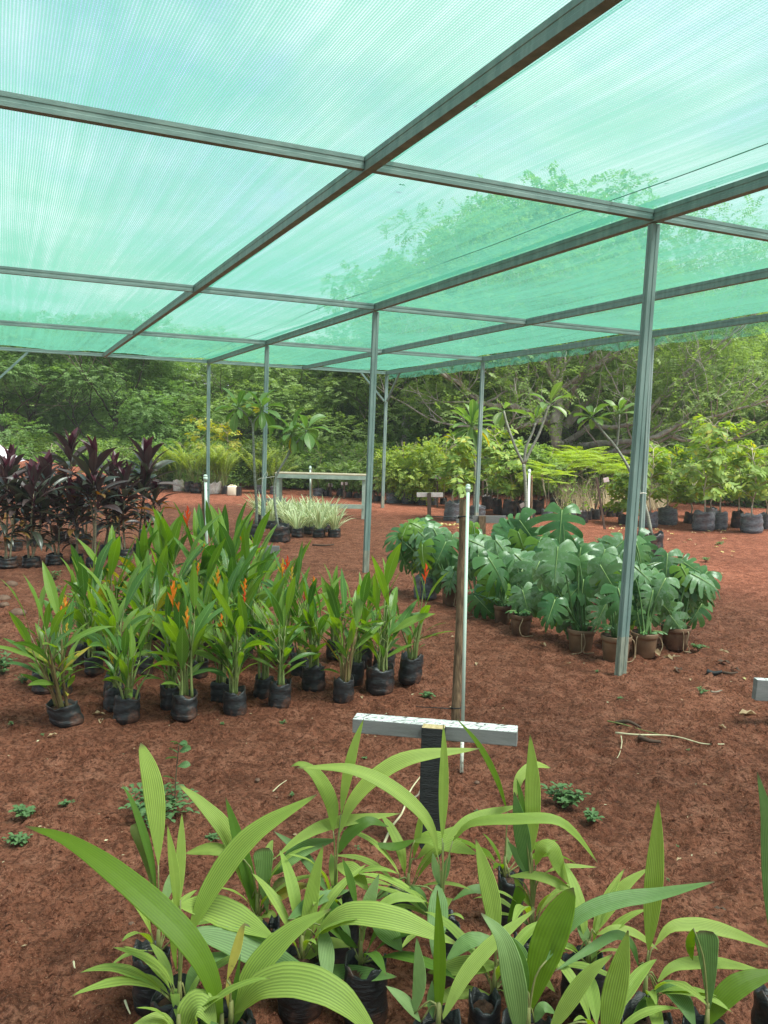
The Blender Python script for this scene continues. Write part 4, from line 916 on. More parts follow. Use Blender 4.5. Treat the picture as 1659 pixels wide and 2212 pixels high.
POTS = [
 ('Z9', 355, 1215, 118, 185, 'pot', 'monstera in a clean brown pot, first one left of the front post', [
   ('Z9', 155, 480, 300, 80, -95, 'd', 0), ('Z9', 110, 870, 210, 60, -110, 'm', -.12), ('Z9', 370, 700, 200, 250, -100, 'm', .06), ('Z9', 50, 620, 200, 130, -60, 'd', .05), ('Z9', 400, 500, 150, 60, -60, 'l', .15)]),
 ('Z9', 645, 1308, 130, 215, 'pot', 'monstera in the foremost brown pot, right behind the foot of the front post', [
   ('Z9', 590, 600, 270, 70, -60, 'd', .0), ('Z9', 700, 800, 250, 60, -75, 'm', -.16), ('Z9', 530, 440, 190, 110, -110, 'd', .10)]),
 ('Z9', 880, 1272, 116, 205, 'pot', 'monstera in the brown pot just right of the front post', [
   ('Z9', 1010, 690, 230, 60, -120, 'd', .0), ('Z9', 880, 560, 210, 60, -40, 'd', .08), ('Z9', 850, 400, 210, 90, -70, 'm', .15), ('Z9', 840, 930, 110, 60, -80, 'm', .02), ('Z9', 940, 780, 180, 80, -100, 'd', .02)]),
 ('Z9', 1140, 1212, 124, 185, 'potdirty', 'monstera in the rightmost soil splashed pot, one leaf dipping over the rim', [
   ('Z9', 1120, 920, 250, 60, -50, 'd', -.12), ('Z9', 1070, 510, 250, 60, -95, 'd', .05), ('Z9', 1260, 490, 180, 60, -30, 'm', .05), ('Z9', 1330, 660, 280, 80, -45, 'm', .10), ('Z9', 1240, 580, 180, 60, -60, 'l', .0), ('Z9', 1390, 610, 230, 40, -25, 'd', -.02), ('Z9', 1150, 790, 200, 60, -20, 'd', .08)]),
 ('Z8', 975, 962, 92, 180, 'pot', 'monstera in the brown pot just right of the white pipe', [
   ('Z8', 1000, 520, 210, 90, -80, 'm', .0), ('Z8', 960, 420, 200, 60, -110, 'd', .1), ('Z8', 1010, 330, 220, 60, -20, 'd', .1), ('Z8', 930, 210, 140, 60, -100, 'l', .2)]),
 ('Z8', 1185, 1032, 80, 160, 'potdirty', 'monstera with lime leaves below its slit leaf, second pot right of the white pipe', [
   ('Z8', 1150, 560, 280, 70, -55, 'm', -.04), ('Z8', 1210, 780, 170, 60, -90, 'l', .06), ('Z8', 1080, 720, 190, 80, -100, 'l', .08), ('Z8', 1200, 370, 210, 60, -50, 'd', .2)]),
 ('Z8', 1345, 1132, 98, 180, 'potdirty', 'monstera in a dirty pot with an unslit grey green leaf drooping over its rim', [
   ('Z8', 1390, 820, 210, 60, -75, 'd', -.06), ('Z8', 1450, 600, 290, 80, -115, 'd', .0), ('Z8', 1500, 700, 200, 60, -80, 'd', .02), ('Z8', 1390, 490, 240, 60, -40, 'd', .15)]),
 ('Z8', 730, 872, 75, 200, 'potdirty', 'monstera in a dark pot just left of the brown stake', [
   ('Z8', 655, 400, 220, 70, -115, 'm', .0), ('Z8', 500, 420, 190, 240, -90, 'l', .02), ('Z8', 740, 640, 170, 60, -110, 'd', -.1), ('Z8', 640, 270, 190, 60, -60, 'd', .12), ('Z8', 740, 330, 180, 60, -100, 'd', .1), ('Z8', 680, 550, 160, 80, -70, 'm', .05)]),
 ('Z8', 520, 822, 98, 190, 'bagm', 'monstera in a bag at the left end of the group with a lime leaf', [
   ('Z8', 310, 235, 220, 60, -160, 'm', .05), ('Z8', 350, 190, 150, 60, 70, 'l', .0), ('Z8', 470, 165, 170, 60, -20, 'l', .02), ('Z8', 510, 250, 200, 60, -40, 'd', .0), ('Z8', 430, 330, 180, 250, -80, 'm', .08), ('Z8', 600, 220, 150, 60, 20, 'd', .1)]),
 ('Z9', 250, 960, 90, 150, 'potdirty', 'monstera holding one large upright slit leaf above the middle of the group', [
   ('Z9', 190, 180, 310, 60, -95, 'm', .1), ('Z9', 30, 390, 220, 80, -80, 'l', .1), ('Z9', 340, 350, 190, 60, -30, 'm', .2), ('Z9', 280, 430, 200, 60, -50, 'd', .1)]),
 ('Z8', 1480, 900, 85, 150, 'potdirty', 'monstera at the back whose glossy leaves turn edge-on above the others', [
   ('Z8', 1290, 190, 250, 90, 60, 'm', .05), ('Z8', 1420, 230, 280, 80, -55, 'm', .0), ('Z8', 1150, 230, 160, 60, 60, 'm', .2), ('Z8', 1360, 310, 200, 80, -70, 'l', .0), ('Z8', 1570, 420, 210, 60, -70, 'l', .1), ('Z8', 1020, 260, 120, 60, 20, 'l', .2), ('Z8', 1210, 410, 200, 60, -20, 'm', .1)]),
 ('Z9', 700, 900, 90, 150, 'potdirty', 'monstera at the back right, directly behind the front post, with dark glossy leaves', [
   ('Z9', 680, 360, 230, 60, 170, 'm', .1), ('Z9', 890, 330, 200, 60, -60, 'm', .0), ('Z9', 550, 350, 120, 60, 80, 'l', .1), ('Z9', 990, 460, 170, 60, 20, 'm', .0), ('Z9', 400, 500, 150, 60, -60, 'l', .0), ('Z9', 690, 490, 180, 60, -80, 'd', .0), ('Z9', 950, 440, 150, 60, -40, 'm', .2)]),
]
for i, (c, x, yf, hw, hp, kind, lab, leaves) in enumerate(POTS):
    rng = random.Random(500 + i); b = G(c, x, yf - hw * .28, 0); k = CROP[c][2] * mpp(b); b.z = gz(b.x, b.y) - .004
    org = tuple(b); rt = thing('potted_monstera', org, lab, 'monstera', 'monsteras in pots')
    r = hw * k * .95; h = hp * k
    if kind == 'bagm': top = bag(rt, org, b, r, h, 500 + i, MT['baggrey'], fill=.85)
    else: top = flowerpot(rt, org, b, r, h, MT[kind], i)
    lb = MB(); sb = MB()
    mxx = sum(l[1] for l in leaves) / len(leaves); myy = sum(l[2] for l in leaves) / len(leaves); s0 = leaves[0][3]
    for q in range(10): leaves.append((leaves[0][0], mxx + rng.uniform(-.6, .6) * s0, myy + rng.uniform(-.3, 1.0) * s0, s0 * rng.uniform(.7, 1.0), rng.choice([60, 75, 90]), rng.uniform(-140, -40), rng.choice('mmmmddl'), rng.uniform(.05, .28)))
    for lc, lx, ly, sz, vf, ang, mk, dz in leaves:
        dd = dep_of(top) + dz
        ctr = D(lc, lx, ly, dd); L = sz * 1.22 * CROP[lc][2] * mpp(ctr)
        view = (CAM - ctr).normalized(); a = rad(ang)
        # in-view direction of the midrib, tipped away from or toward the viewer
        inv = RGT * math.cos(a) + UPV * math.sin(a)
        face = rad(vf if vf < 200 else 60)
        nrm = (view * math.sin(face) + Vector((0, 0, 1)) * math.cos(face) + RGT * rng.uniform(-.55, .55) + UPV * rng.uniform(-.1, .35)).normalized()
        td = (inv + view * (.25 if ang < 0 else -.1)).normalized()
        if vf >= 200: nrm = (RGT * (-.8 if rng.random() < .5 else .8) + view * .6 + Vector((0, 0, .3))).normalized()
        pb = ctr - td * (L * .42)
        monstera_leaf(lb, pb, td, nrm, L, rng, m={'m': 0, 'd': 2, 'l': 3}[mk], rib=1, slits=rng.choice([5, 6]) if sz > 165 else 4, cup=rng.uniform(.08, .3), droop=rng.uniform(.1, .4), W=(.40 if mk == 'l' and sz < 160 else None))
        foot = top + Vector((rng.uniform(-.4, .4) * r, rng.uniform(-.4, .4) * r, -.01))
        mid = foot.lerp(pb, .55) + Vector((0, 0, .10 * (pb - foot).length)); bk = pb - td * .03 - nrm * .01
        sb.tube(spline([foot, mid, bk, pb], 10), [.009, .0085, .008, .0075, .007, .0065, .006, .0055, .005, .0045], 6)
    for q in range(rng.randint(3, 5)):      # small leaves low in the pot
        az = rng.random() * 6.28; P = top + Vector((math.cos(az) * r * .6, math.sin(az) * r * .6, rng.uniform(.03, .1)))
        monstera_leaf(lb, P, Vector((math.cos(az), math.sin(az), .2)), Vector((0, 0, 1)), rng.uniform(.06, .10), rng, m=rng.choice([0, 2]), slits=3, W=.42)
        sb.tube([top + Vector((0, 0, -.01)), P], [.004, .003], 5)
    sb.build('stalk', MT['monstem'], rt, org)
    lb.build('foliage', [MT['mon'], MT['monrib'], MT['monsheen'], MT['monlime']], rt, org)
    rb = MB()
    for q in range(rng.randint(1, 3)):
        az = rng.uniform(math.pi + .2, 2 * math.pi - .2) - .2; e = Vector((math.cos(az), math.sin(az), 0)); zt = top.z + .02
        p = [top + e * r * .7 + Vector((0, 0, .02)), top + e * r * 1.12 + Vector((0, 0, .0)), b + e * r * 1.12 + Vector((rng.uniform(-.03, .03), 0, h * .45)), b + e * r * rng.uniform(1.1, 1.3) + Vector((0, 0, .012)), b + e * r * rng.uniform(1.3, 1.9) + Vector((rng.uniform(-.15, .15), 0, .012))]
        rb.tube(spline(p, 16), .0042, 5)
    rb.build('aerial_root', MT['root'], rt, org)

# ------------------------------------------------------------------ cordylines
def cordyline(base, r, hb, heads, seed, label, bare=False):
    rng = random.Random(seed); base = Vector((base[0], base[1], gz(*base) - .005)); org = tuple(base)
    rt = thing('potted_cordyline', org, label, 'cordyline', 'purple cordylines in black bags')
    top = bag(rt, org, base, r, hb, seed, MT['bag2'], fill=.84)
    lb = MB(); sb = MB()
    for (hx, hy, hz, s) in heads:
        e = top + Vector((hx, hy, hz - top.z + base.z)); p0 = top + Vector((rng.uniform(-.4, .4) * r, rng.uniform(-.4, .4) * r, -.02))
        mid = p0.lerp(e, .5) + Vector((rng.uniform(-.03, .03), rng.uniform(-.03, .03), 0))
        sp = spline([p0, mid, e], 10); sb.tube(sp, [.013 - .0006 * k for k in range(10)], 7)
        n = rng.randint(22, 28); ga = rng.random() * 6
        for k in range(n):
            t = k / (n - 1); a = ga + k * 2.399; el = rad(8 + 80 * t ** .85) + rng.uniform(-.15, .15)
            L = s * rng.uniform(.27, .38) * (1 - .25 * max(0, t - .75) * 4 * .5); q = e + Vector((0, 0, -.22 * s + .26 * s * t))
            d = Vector((math.cos(a) * math.cos(el + .2), math.sin(a) * math.cos(el + .2), math.sin(el + .2))); q2 = q + d * L * .22
            lb.tube([q, q2], [.005, .0035], 5, 2, cap=False)
            m = 2 if t > .86 else (3 if t < .10 and rng.random() < .4 else (1 if rng.random() < (.55 if t < .45 else .18) else 0))
            out_leaf(lb, q2, a, el, L, L * rng.uniform(.12, .16), 'l', 5, rng.uniform(.15, .5), rng.uniform(.2, 1.1), m, 9, rng=rng, twist=rng.uniform(-.6, .6))
        if not bare:
            for k in range(rng.randint(9, 13)):
                i = rng.randint(3, 8); a = rng.random() * 6.28; L = s * rng.uniform(.26, .38)
                out_leaf(lb, sp[i], a, rad(rng.uniform(-10, 45)), L, L * .13, 'l', 5, .3, 1.2, rng.choice([1, 1, 0, 3]) if i < 6 else rng.choice([0, 1]), 8, rng=rng)
    sb.build('cane', MT['cane'], rt, org)
    lb.build('foliage', [MT['cord'], MT['cordg'], MT['cordm'], MT['cordy']], rt, org)
CORDS = [
 (70, 1335, 82, [(60, 560, .9), (150, 700, .8), (-40, 760, .8)], 'cordyline in the leftmost front bag, cut by the picture edge', 0),
 (285, 1322, 84, [(300, 640, 1.0), (220, 760, .8), (380, 800, .8)], 'cordyline in the second front bag, with grass growing in its soil', 0),
 (490, 1302, 78, [(430, 560, 1.0), (510, 760, .8)], 'cordyline in the third front bag with a dark split crown of two upright leaves', 0),
 (690, 1292, 60, [(680, 830, .85), (640, 720, .8)], 'low green leaved cordyline in the fourth front bag', 0),
 (835, 1312, 62, [(840, 470, 1.15), (880, 650, .8), (800, 620, .7)], 'cordyline with three long bare pale canes and a high maroon crown, fifth front bag', 1),
 (950, 1215, 56, [(1020, 560, .9), (960, 780, .8)], 'cordyline right of the three bare canes, in a small sunk bag', 0),
 (1120, 1252, 78, [(1120, 640, 1.0), (1080, 820, .8)], 'cordyline with rusty hanging leaves in a wide slumped bag right of the middle', 0),
 (1275, 1205, 74, [(1330, 420, 1.1), (1290, 620, .9), (1390, 700, .8)], 'rightmost cordyline, a tall narrow crown of glossy leaves on many thin canes', 0),
 (560, 1088, 62, [(640, 330, 1.2), (580, 580, .8)], 'tallest cordyline with a spreading maroon rosette, in the back row', 1),
 (140, 1180, 60, [(100, 470, 1.0), (30, 560, .8)], 'back row cordyline at the far left with narrow arching leaves', 0),
 (330, 1130, 58, [(270, 590, .9), (400, 520, .9)], 'back row cordyline with a small red tipped crown, second from the left', 0),
 (760, 1110, 58, [(700, 700, .9), (790, 640, .8)], 'back row cordyline in the gap between the tall rosette and the bare canes', 0),
 (1040, 1140, 60, [(1030, 480, .9), (1140, 560, .8)], 'back row cordyline behind the bare canes, with a broad dark upright leaf', 0),
]
for i, (x, yf, hw, heads, lab, bare) in enumerate(CORDS):
    b = G('Z7', x, yf - hw * .3, 0); k = CROP['Z7'][2] * mpp(b); rng = random.Random(i)
    hd = []
    for hx, hy, s in heads:
        P = D('Z7', hx, hy, dep_of(b) + rng.uniform(-.12, .12)); hd.append((P.x - b.x, P.y - b.y, P.z - .22 * 0, s))
    cordyline((b.x, b.y), hw * k * .95, 90 * k, hd, 700 + i, lab, bare)

# ------------------------------------------------------------------ striped clumps
VAR = [(1090, 1240), (1175, 1215), (1262, 1240), (1385, 1240), (1020, 1205), (1120, 1180), (1230, 1190), (1310, 1195), (1000, 1160), (1080, 1145), (1180, 1150), (1290, 1155), (880, 1170), (940, 1140), (850, 1140), (1350, 1160), (800, 1120)]
VL = ['striped grass-like clump in the front row, just left of its middle', 'striped clump in the front row, sunk between two others', 'wide striped clump in the front row, second from the right', 'rightmost striped clump, standing a little apart', 'striped clump beside the folded black bag of the plumeria']
for i, (x, y) in enumerate(VAR):
    rng = random.Random(900 + i); b = G('Z10', x, y - 12, 0); b.z = gz(b.x, b.y) - .004; k = CROP['Z10'][2] * mpp(b); org = tuple(b)
    lab = VL[i] if i < len(VL) else 'green and white striped clump packed into the rows behind the front ones'
    rt = thing('potted_striped_plant', org, lab, 'striped plant', 'green and white striped plants in bags')
    r = 50 * k; top = bag(rt, org, b, r, 68 * k, 900 + i, MT['bag2'], fill=.85)
    lb = MB()
    for q in range(rng.randint(38, 50)):
        az = rng.random() * 6.28; e = rad(rng.uniform(48, 88)); rr = r * .75 * math.sqrt(rng.random()); L = rng.uniform(.26, .50)
        out_leaf(lb, top + Vector((math.cos(az) * rr, math.sin(az) * rr, 0)), az + rng.uniform(-.5, .5), e, L, L * rng.uniform(.030, .042), 'l', 3, .4, rng.uniform(.3, 1.2), 0, 8, rng=rng)
    lb.build('foliage', MT['vari'], rt, org)

# ------------------------------------------------------------------ young plumeria trees
def plumeria(label, c, bagp, trunks, clusters, seed, bm='bag', dz=0, thick=1.0, base=None):
    rng = random.Random(seed)
    if bagp:
        x, yf, hw, hp = bagp; b = G(c, x, yf - hw * .28, 0); k = CROP[c][2] * mpp(b); b.z = gz(b.x, b.y) - .004
        org = tuple(b); rt = thing('potted_plumeria', org, label, 'plumeria', 'young plumeria trees')
        bag(rt, org, b, hw * k * .95, hp * k, seed, MT[bm], fill=.86, lean=(rng.uniform(-.1, .25), 0))
    dd = dep_of(b) + dz; tb = MB()
    for pts, r0, r1 in trunks:
        n = 14; sp = spline([D(c, px, py, dd + .02 * math.sin(px)) for px, py in pts], n)
        tb.tube(sp, [(r0 + (r1 - r0) * i / (n - 1)) * k * (1 + .05 * math.sin(i * 2.1)) for i in range(n)], 9)
    tb.build('trunk', MT['plumbark'], rt, org)
    lb = MB()
    for (px, py, n, L, lo, hi, yel) in clusters:
        P = D(c, px, py, dd); L = L * k * 1.12; a0 = rng.random() * 6
        for q in range(n):
            a = a0 + q * 2.399; t = q / max(1, n - 1); e = rad(lo + (hi - lo) * t) + rng.uniform(-.15, .15); l = L * rng.uniform(.8, 1.12)
            d = Vector((math.cos(a) * math.cos(e), math.sin(a) * math.cos(e), math.sin(e))); q2 = P + d * l * .18
            lb.tube([P, q2], [.006, .004], 5, 0, cap=False)
            out_leaf(lb, q2, a, e, l, l * (rng.uniform(.19, .25) if n < 20 else rng.uniform(.14, .18)), 'u', 5, rng.uniform(.2, .55), rng.uniform(.3, 1.0), 1 if rng.random() < yel and t < .6 else 0, 9, rng=rng, twist=rng.uniform(-.4, .4))
    lb.build('foliage', [MT['plum'], MT['plumy']], rt, org)
    return rt
plumeria('plumeria tree tied to the steel post, two leafy heads on a straight bare trunk', 'Z10', (728, 1262, 74, 130),
   [([(760, 1140), (764, 1000), (746, 700), (735, 380)], 12, 9), ([(735, 390), (720, 300), (650, 215), (615, 190)], 8, 6), ([(735, 390), (745, 300), (795, 235), (800, 200)], 8, 6)],
   [(615, 190, 12, 150, -60, 65, .25), (800, 200, 14, 165, -70, 75, .15)], 1200)
plumeria('plumeria tree with a bent trunk, left of the striped plants, in a black bag', 'Z10', (948, 1285, 78, 140),
   [([(936, 1150), (908, 950), (912, 760), (990, 610), (1070, 480), (1110, 440)], 11, 8), ([(1000, 600), (1045, 470), (1045, 400)], 8, 6), ([(1090, 460), (1150, 400), (1160, 370)], 7, 6)],
   [(1045, 395, 13, 160, -75, 70, .2), (1160, 370, 10, 170, -60, 50, .15)], 1201)
plumeria('plumeria tree with a dense round head of drooping leaves beside the middle post', 'Z11', (868, 1110, 62, 120),
   [([(845, 1020), (850, 800), (852, 650), (832, 430), (825, 350)], 13, 9)],
   [(825, 335, 34, 165, -75, 80, .06)], 1202, bm='baggrey')
plumeria('plumeria tree forking into three long bare arms with few leaves, beside a white pipe', 'Z11', (1262, 1150, 55, 110),
   [([(1262, 1060), (1258, 850), (1240, 640)], 15, 13), ([(1240, 640), (1180, 520), (1110, 330), (1080, 215)], 12, 9), ([(1240, 640), (1262, 500), (1310, 390), (1335, 310)], 12, 8), ([(1245, 640), (1290, 540), (1370, 380), (1440, 170)], 12, 9)],
   [(1080, 210, 6, 140, -45, 45, .2), (1335, 305, 3, 130, 10, 80, .6), (1440, 165, 6, 170, -20, 60, .0)], 1203, bm='bag2')
plumeria('leaning plumeria tree in the black bag right of the front post', 'Z12', (705, 1283, 100, 190),
   [([(728, 1100), (690, 900), (632, 745), (545, 550), (440, 380), (330, 250), (250, 150)], 15, 9), ([(448, 385), (462, 250), (470, 120)], 9, 7)],
   [(248, 140, 11, 140, -35, 60, .12), (470, 110, 8, 140, 0, 65, .1)], 1204, bm='bag')
# ------------------------------------------------------------------ signs and stakes
def sign(label, c, boardL, boardR, bh, foot, pw, bm, pm, thick=.025, top=None, post_front=True, ztop=0.0, dl=0, dr=0, group='blank sign boards on stakes', name='sign_board'):
    ft = G(c, *foot, 0); k = CROP[c][2] * mpp(ft); d = dep_of(ft); org = tuple(ft)
    rt = thing(name, org, label, 'sign', group)
    A = D(c, *boardL, d + dl); B = D(c, *boardR, d + dr); ax = (B - A); L = ax.length; ax.normalize()
    ay = Vector((0, 0, 1)).cross(ax).normalized(); az = ax.cross(ay); h = bh * k; ctr = (A + B) / 2
    mb = MB(); mb.box(ctr + ay * thick / 2, L, thick, h, ax, ay, az)
    if top:
        for q in range(len(mb.m)):
            if q == 1: mb.m[q] = 1
    mb.build('board', [bm] + ([top] if top else []), rt, org, smooth=False, bevel=.003)
    pb = MB(); w = pw * k; t = max(.02, w * .55); off = -(t / 2 + .002) if post_front else thick + t / 2 + .002
    pt = ctr + ax * ((ft - ctr).dot(ax)); zt = ctr.z + h / 2 + ztop
    pc = Vector((pt.x, pt.y, 0)) + ay * off
    s = Vector((1, 0, 0)); bot = Vector((ft.x, ft.y, -.06))
    def ring(p): return [p - ax * w / 2 - ay * t / 2, p + ax * w / 2 - ay * t / 2, p + ax * w / 2 + ay * t / 2, p - ax * w / 2 + ay * t / 2]
    pb.hexa(ring(bot + ay * off) + ring(Vector((pc.x, pc.y, zt))))
    if top: pb.m[1] = 1
    pb.build('stake', [pm] + ([MT['rawend']] if top else []), rt, org, smooth=False, bevel=.003)
    return rt
# the big board in front: top corner at the left, at the right, then the face below
sign('large cracked white board on a charcoal black post standing behind the palm seedlings', 'Z13', (58, 232), (1482, 350), 128, (735, 1300), 195, MT['greybrd'], MT['char'], thick=.075, top=MT['whitetop'], ztop=.006, dl=.06, dr=-.06)
sign('grey white board on a weathered wood stake behind the monsteras', 'Z11', (702, 1083), (1100, 1083), 60, (905, 1290), 56, MT['greybrd'], MT['stake'], thick=.03)
sign('white board on a dark brown stake, just left of the tall white pipe', 'Z11', (385, 886), (595, 886), 36, (484, 1185), 30, MT['pinkbrd'], MT['brownpost'], thick=.02)
sign('small pinkish board before the yellow green bushes, left of the round headed plumeria', 'Z11', (530, 745), (580, 745), 30, (550, 985), 15, MT['pinkbrd'], MT['brownpost'], thick=.02)
sign('small pinkish board right behind the middle steel post', 'Z11', (893, 758), (950, 758), 28, (912, 985), 18, MT['pinkbrd'], MT['brownpost'], thick=.02)
sign('small board on a stake just left of the far corner post', 'Z11', (45, 752), (84, 752), 24, (42, 945), 16, MT['pinkbrd'], MT['brownpost'], thick=.02)
sign('tiny pink tag on a stake left under the table', 'Z10', (1337, 808), (1370, 808), 28, (1352, 900), 16, MT['pinkbrd'], MT['brownpost'], thick=.02)
sign('tiny grey tag on a stake near the right leg of the table', 'Z10', (1438, 796), (1490, 796), 24, (1462, 918), 14, MT['pinkbrd'], MT['brownpost'], thick=.02)
sign('small board seen almost edge-on atop a tall brown stake before the lime feathery trees', 'Z12', (344, 648), (386, 640), 36, (357, 1042), 18, MT['pinkbrd'], MT['brownpost'], thick=.02)
sign('tilted little tag on a stake beside the forked plumeria', 'Z11', (1212, 980), (1248, 958), 34, (1240, 1070), 14, MT['pinkbrd'], MT['brownpost'], thick=.015)
sign('grey board half hidden behind the heliconias', 'Z6', (285, 322), (408, 322), 50, (340, 420), 40, MT['greybrd'], MT['stake'], thick=.03, post_front=False)
sign('low grey board behind the two tied plumerias', 'Z10', (790, 928), (998, 928), 30, (880, 1010), 30, MT['greybrd'], MT['stake'], thick=.03, post_front=False)
sign('board cut off by the right picture edge', 'Z14', (1558, 322), (1980, 350), 185, (1800, 640), 90, MT['greybrd'], MT['char'], thick=.05, top=MT['whitetop'])

def pipe_stake(label, c, ptop, pfoot, stop, sfoot, sw, pw, ties, old=True):
    sf = G(c, *sfoot, 0); k = CROP[c][2] * mpp(sf); d = dep_of(sf); org = tuple(sf)
    rt = thing('water_standpipe', org, label, 'pipe', 'white water pipes tied to stakes')
    T = D(c, *ptop, d - .03); Ff = G(c, *pfoot, 0); Ff = D(c, *pfoot, min(d - .03, dep_of(Ff)))
    r = pw * k / 2; mb = MB(); mb.tube([Ff, Ff.lerp(T, .14)], r, 12, m=1); mb.tube([Ff.lerp(T, .14), T], r, 12, m=0)
    pp_ = mb.build('pipe', [MT['pvc'], MT['pvcold'] if old else MT['pvc']], rt, org)
    ax = (T - Ff).normalized(); cb = MB()
    cb.tube([T - ax * r * 3.2, T - ax * r * 1.9, T - ax * r * 1.8, T - ax * r * .1], [r * 1.35, r * 1.35, r * 1.55, r * 1.5], 14)
    cb.tube([T - ax * r * .1, T + ax * r * 1.0, T + ax * r * 1.7], [r * 1.5, r * 1.45, r * .8], 14); cb.build('cap', MT['pvc'], pp_, org)
    st = D(c, *stop, d); sb = MB(); n = 12; rg = random.Random(label)
    sp = [Vector((sf.x, sf.y, -.08)).lerp(st, i / (n - 1)) + Vector((rg.uniform(-.004, .004), rg.uniform(-.004, .004), 0)) for i in range(n)]
    sb.tube(sp, [sw * k / 2 * (1.03 - .05 * i / n + rg.uniform(-.04, .04)) for i in range(n)], 11); sb.build('stake', MT['stake'], rt, org)
    for (x, y, tail) in ties:
        tb = MB(); P = D(c, x, y, d - .01); R1 = (sw * k + pw * k) * .56
        tb.tube([P + RGT * math.cos(a) * R1 * 1.0 + FWD * math.sin(a) * R1 * .75 + UPV * .002 * a for a in [q * 2 * math.pi / 20 for q in range(21)]], .0035, 5)
        if tail: tb.tube([P - RGT * R1 * .9, P - RGT * (R1 + .04) + UPV * .004, P - RGT * (R1 + .04 + tail) + UPV * .012], [.003, .0028, .002], 5)
        tb.build('cable_tie', MT['black'], rt, org)
    return rt
pipe_stake('tall white pipe strapped to a rough brown stake in the middle of the yard', 'N', (1219, 1268), (1202, 2012), (1209.5, 1300), (1185, 1930), 24, 8.5, [(1212, 1349, .14), (1193, 1846, .14)])
pipe_stake('white pipe and thin stake rising out of the back of the heliconias', 'N', (535, 1242), (541, 1530), (530, 1255), (531, 1535), 9, 7.5, [(533, 1278, .1)])
pipe_stake('white pipe on a stake behind the striped plants, in front of the table', 'N', (808, 1217), (808.5, 1345), (811, 1222), (811, 1340), 5.5, 4.5, [(809, 1232, 0)], old=False)
pipe_stake('white pipe on a dark stake right of the forked plumeria', 'N', (1378.5, 1226), (1375, 1395), (1384, 1238), (1383, 1380), 6, 5.5, [(1381, 1253, .06)], old=False)

# ------------------------------------------------------------------ table frame
def table():
    RF = G('Z10', 1612, 1086, 0); d = dep_of(RF); k = CROP['Z10'][2] * mpp(RF); org = tuple(RF)
    rt = thing('work_table', org, 'long narrow outdoor table frame with a plank top behind the striped plants', 'table')
    A = D('Z10', 905, 730, d); B = D('Z10', 1645, 730, d); ax = (B - A); ax.z = 0; L = ax.length; ax.normalize(); ay = Vector((-ax.y, ax.x, 0)); zt = (A.z + B.z) / 2
    z = Vector((0, 0, 1)); C0 = (A + B) / 2; C0.z = zt
    for q in range(3):
        mb = MB(); mb.box(C0 + ay * (.10 + .19 * q) + z * .018, L + .02 * (q % 2), .17, .022, ax, ay, z); mb.build('top_plank', MT['tablewood'], rt, org, False, .003)
    for o in (.03, .55):
        mb = MB(); mb.box(C0 + ay * o - z * .033, L - .02, .03, .075, ax, ay, z); mb.build('apron', MT['tablegreen'], rt, org, False, .002)
    for e in (-1, 1):
        for o in (.062, .518):
            mb = MB(); c = C0 + ax * e * (L / 2 - .06) + ay * o; h = zt - .0 + .05; mb.box(Vector((c.x, c.y, (zt + .004) / 2 - .03)), .055, .035, zt + .05, ax, ay, z); mb.build('leg', MT['tablegreen'], rt, org, False, .002)
    for o in (.027,):
        mb = MB(); mb.box(Vector((C0.x, C0.y, .24)) + ay * o, L - .08, .03, .08, ax, ay, z); mb.build('rail', MT['tablegreen'], rt, org, False, .002)
table()

# ------------------------------------------------------------------ numpy foliage
def sprays(rng, P, Dv, k, ln, lw, leaf, droop=.25, spread=.9):
    """P: n twig starts, Dv: n directions; k leaflets per side along each; returns quads"""
    n = len(P); Dv = Dv / np.linalg.norm(Dv, axis=1, keepdims=True)
    up = np.tile([0, 0, 1.0], (n, 1)) + rng.normal(0, .35, (n, 3)); s = np.cross(Dv, up); s /= np.linalg.norm(s, axis=1, keepdims=True) + 1e-9; nn = np.cross(s, Dv)
    out = []
    for i in range(k):
        t = (i + .6) / k; c = P + Dv * (ln * t) [..., None] if np.ndim(ln) else P + Dv * (ln * t)
        c = c - np.array([0, 0, 1.0]) * (droop * (ln if np.ndim(ln) == 0 else ln[:, None]) * t * t)
        for sg in (-1, 1):
            l = leaf * (.75 + .5 * rng.random((n, 1))) * (1 - .35 * abs(t - .5)); d = s * sg * spread + Dv * .5 + nn * rng.normal(0, .28, (n, 1)) - np.array([0, 0, .5]); d /= np.linalg.norm(d, axis=1, keepdims=True)
            w = np.cross(d, nn + Dv * .75 + rng.normal(0, .3, (n, 3))); w /= np.linalg.norm(w, axis=1, keepdims=True) + 1e-9; w = w * l * lw
            out.append(np.stack([c, c + d * l * .45 + w, c + d * l, c + d * l * .45 - w], 1))
    return np.concatenate(out, 0).reshape(-1, 3)
def blob_sprays(rng, blobs, n, k, ln, lw, leaf, inner=.35, droop=.25):
    """twigs spread through blobs (x,y,z,rx,ry,rz), denser near the outside"""
    B = np.array(blobs, float); vol = (B[:, 3] * B[:, 4] * B[:, 5]) ** .67; idx = rng.choice(len(B), n, p=vol / vol.sum())
    v = rng.normal(0, 1, (n, 3)); v[:, 2] = v[:, 2] + .15; v /= np.linalg.norm(v, axis=1, keepdims=True)
    rr = inner + (1 - inner) * rng.random((n, 1)) ** .55
    lump = 1 + .25 * np.sin(v[:, :1] * 5 + idx[:, None]) * np.sin(v[:, 1:2] * 6 + 2 * idx[:, None])
    P = B[idx, :3] + v * rr * lump * B[idx, 3:]; d = v + rng.normal(0, .55, (n, 3)); d[:, 2] += .12
    return sprays(rng, P, d, k, ln, lw, leaf, droop)

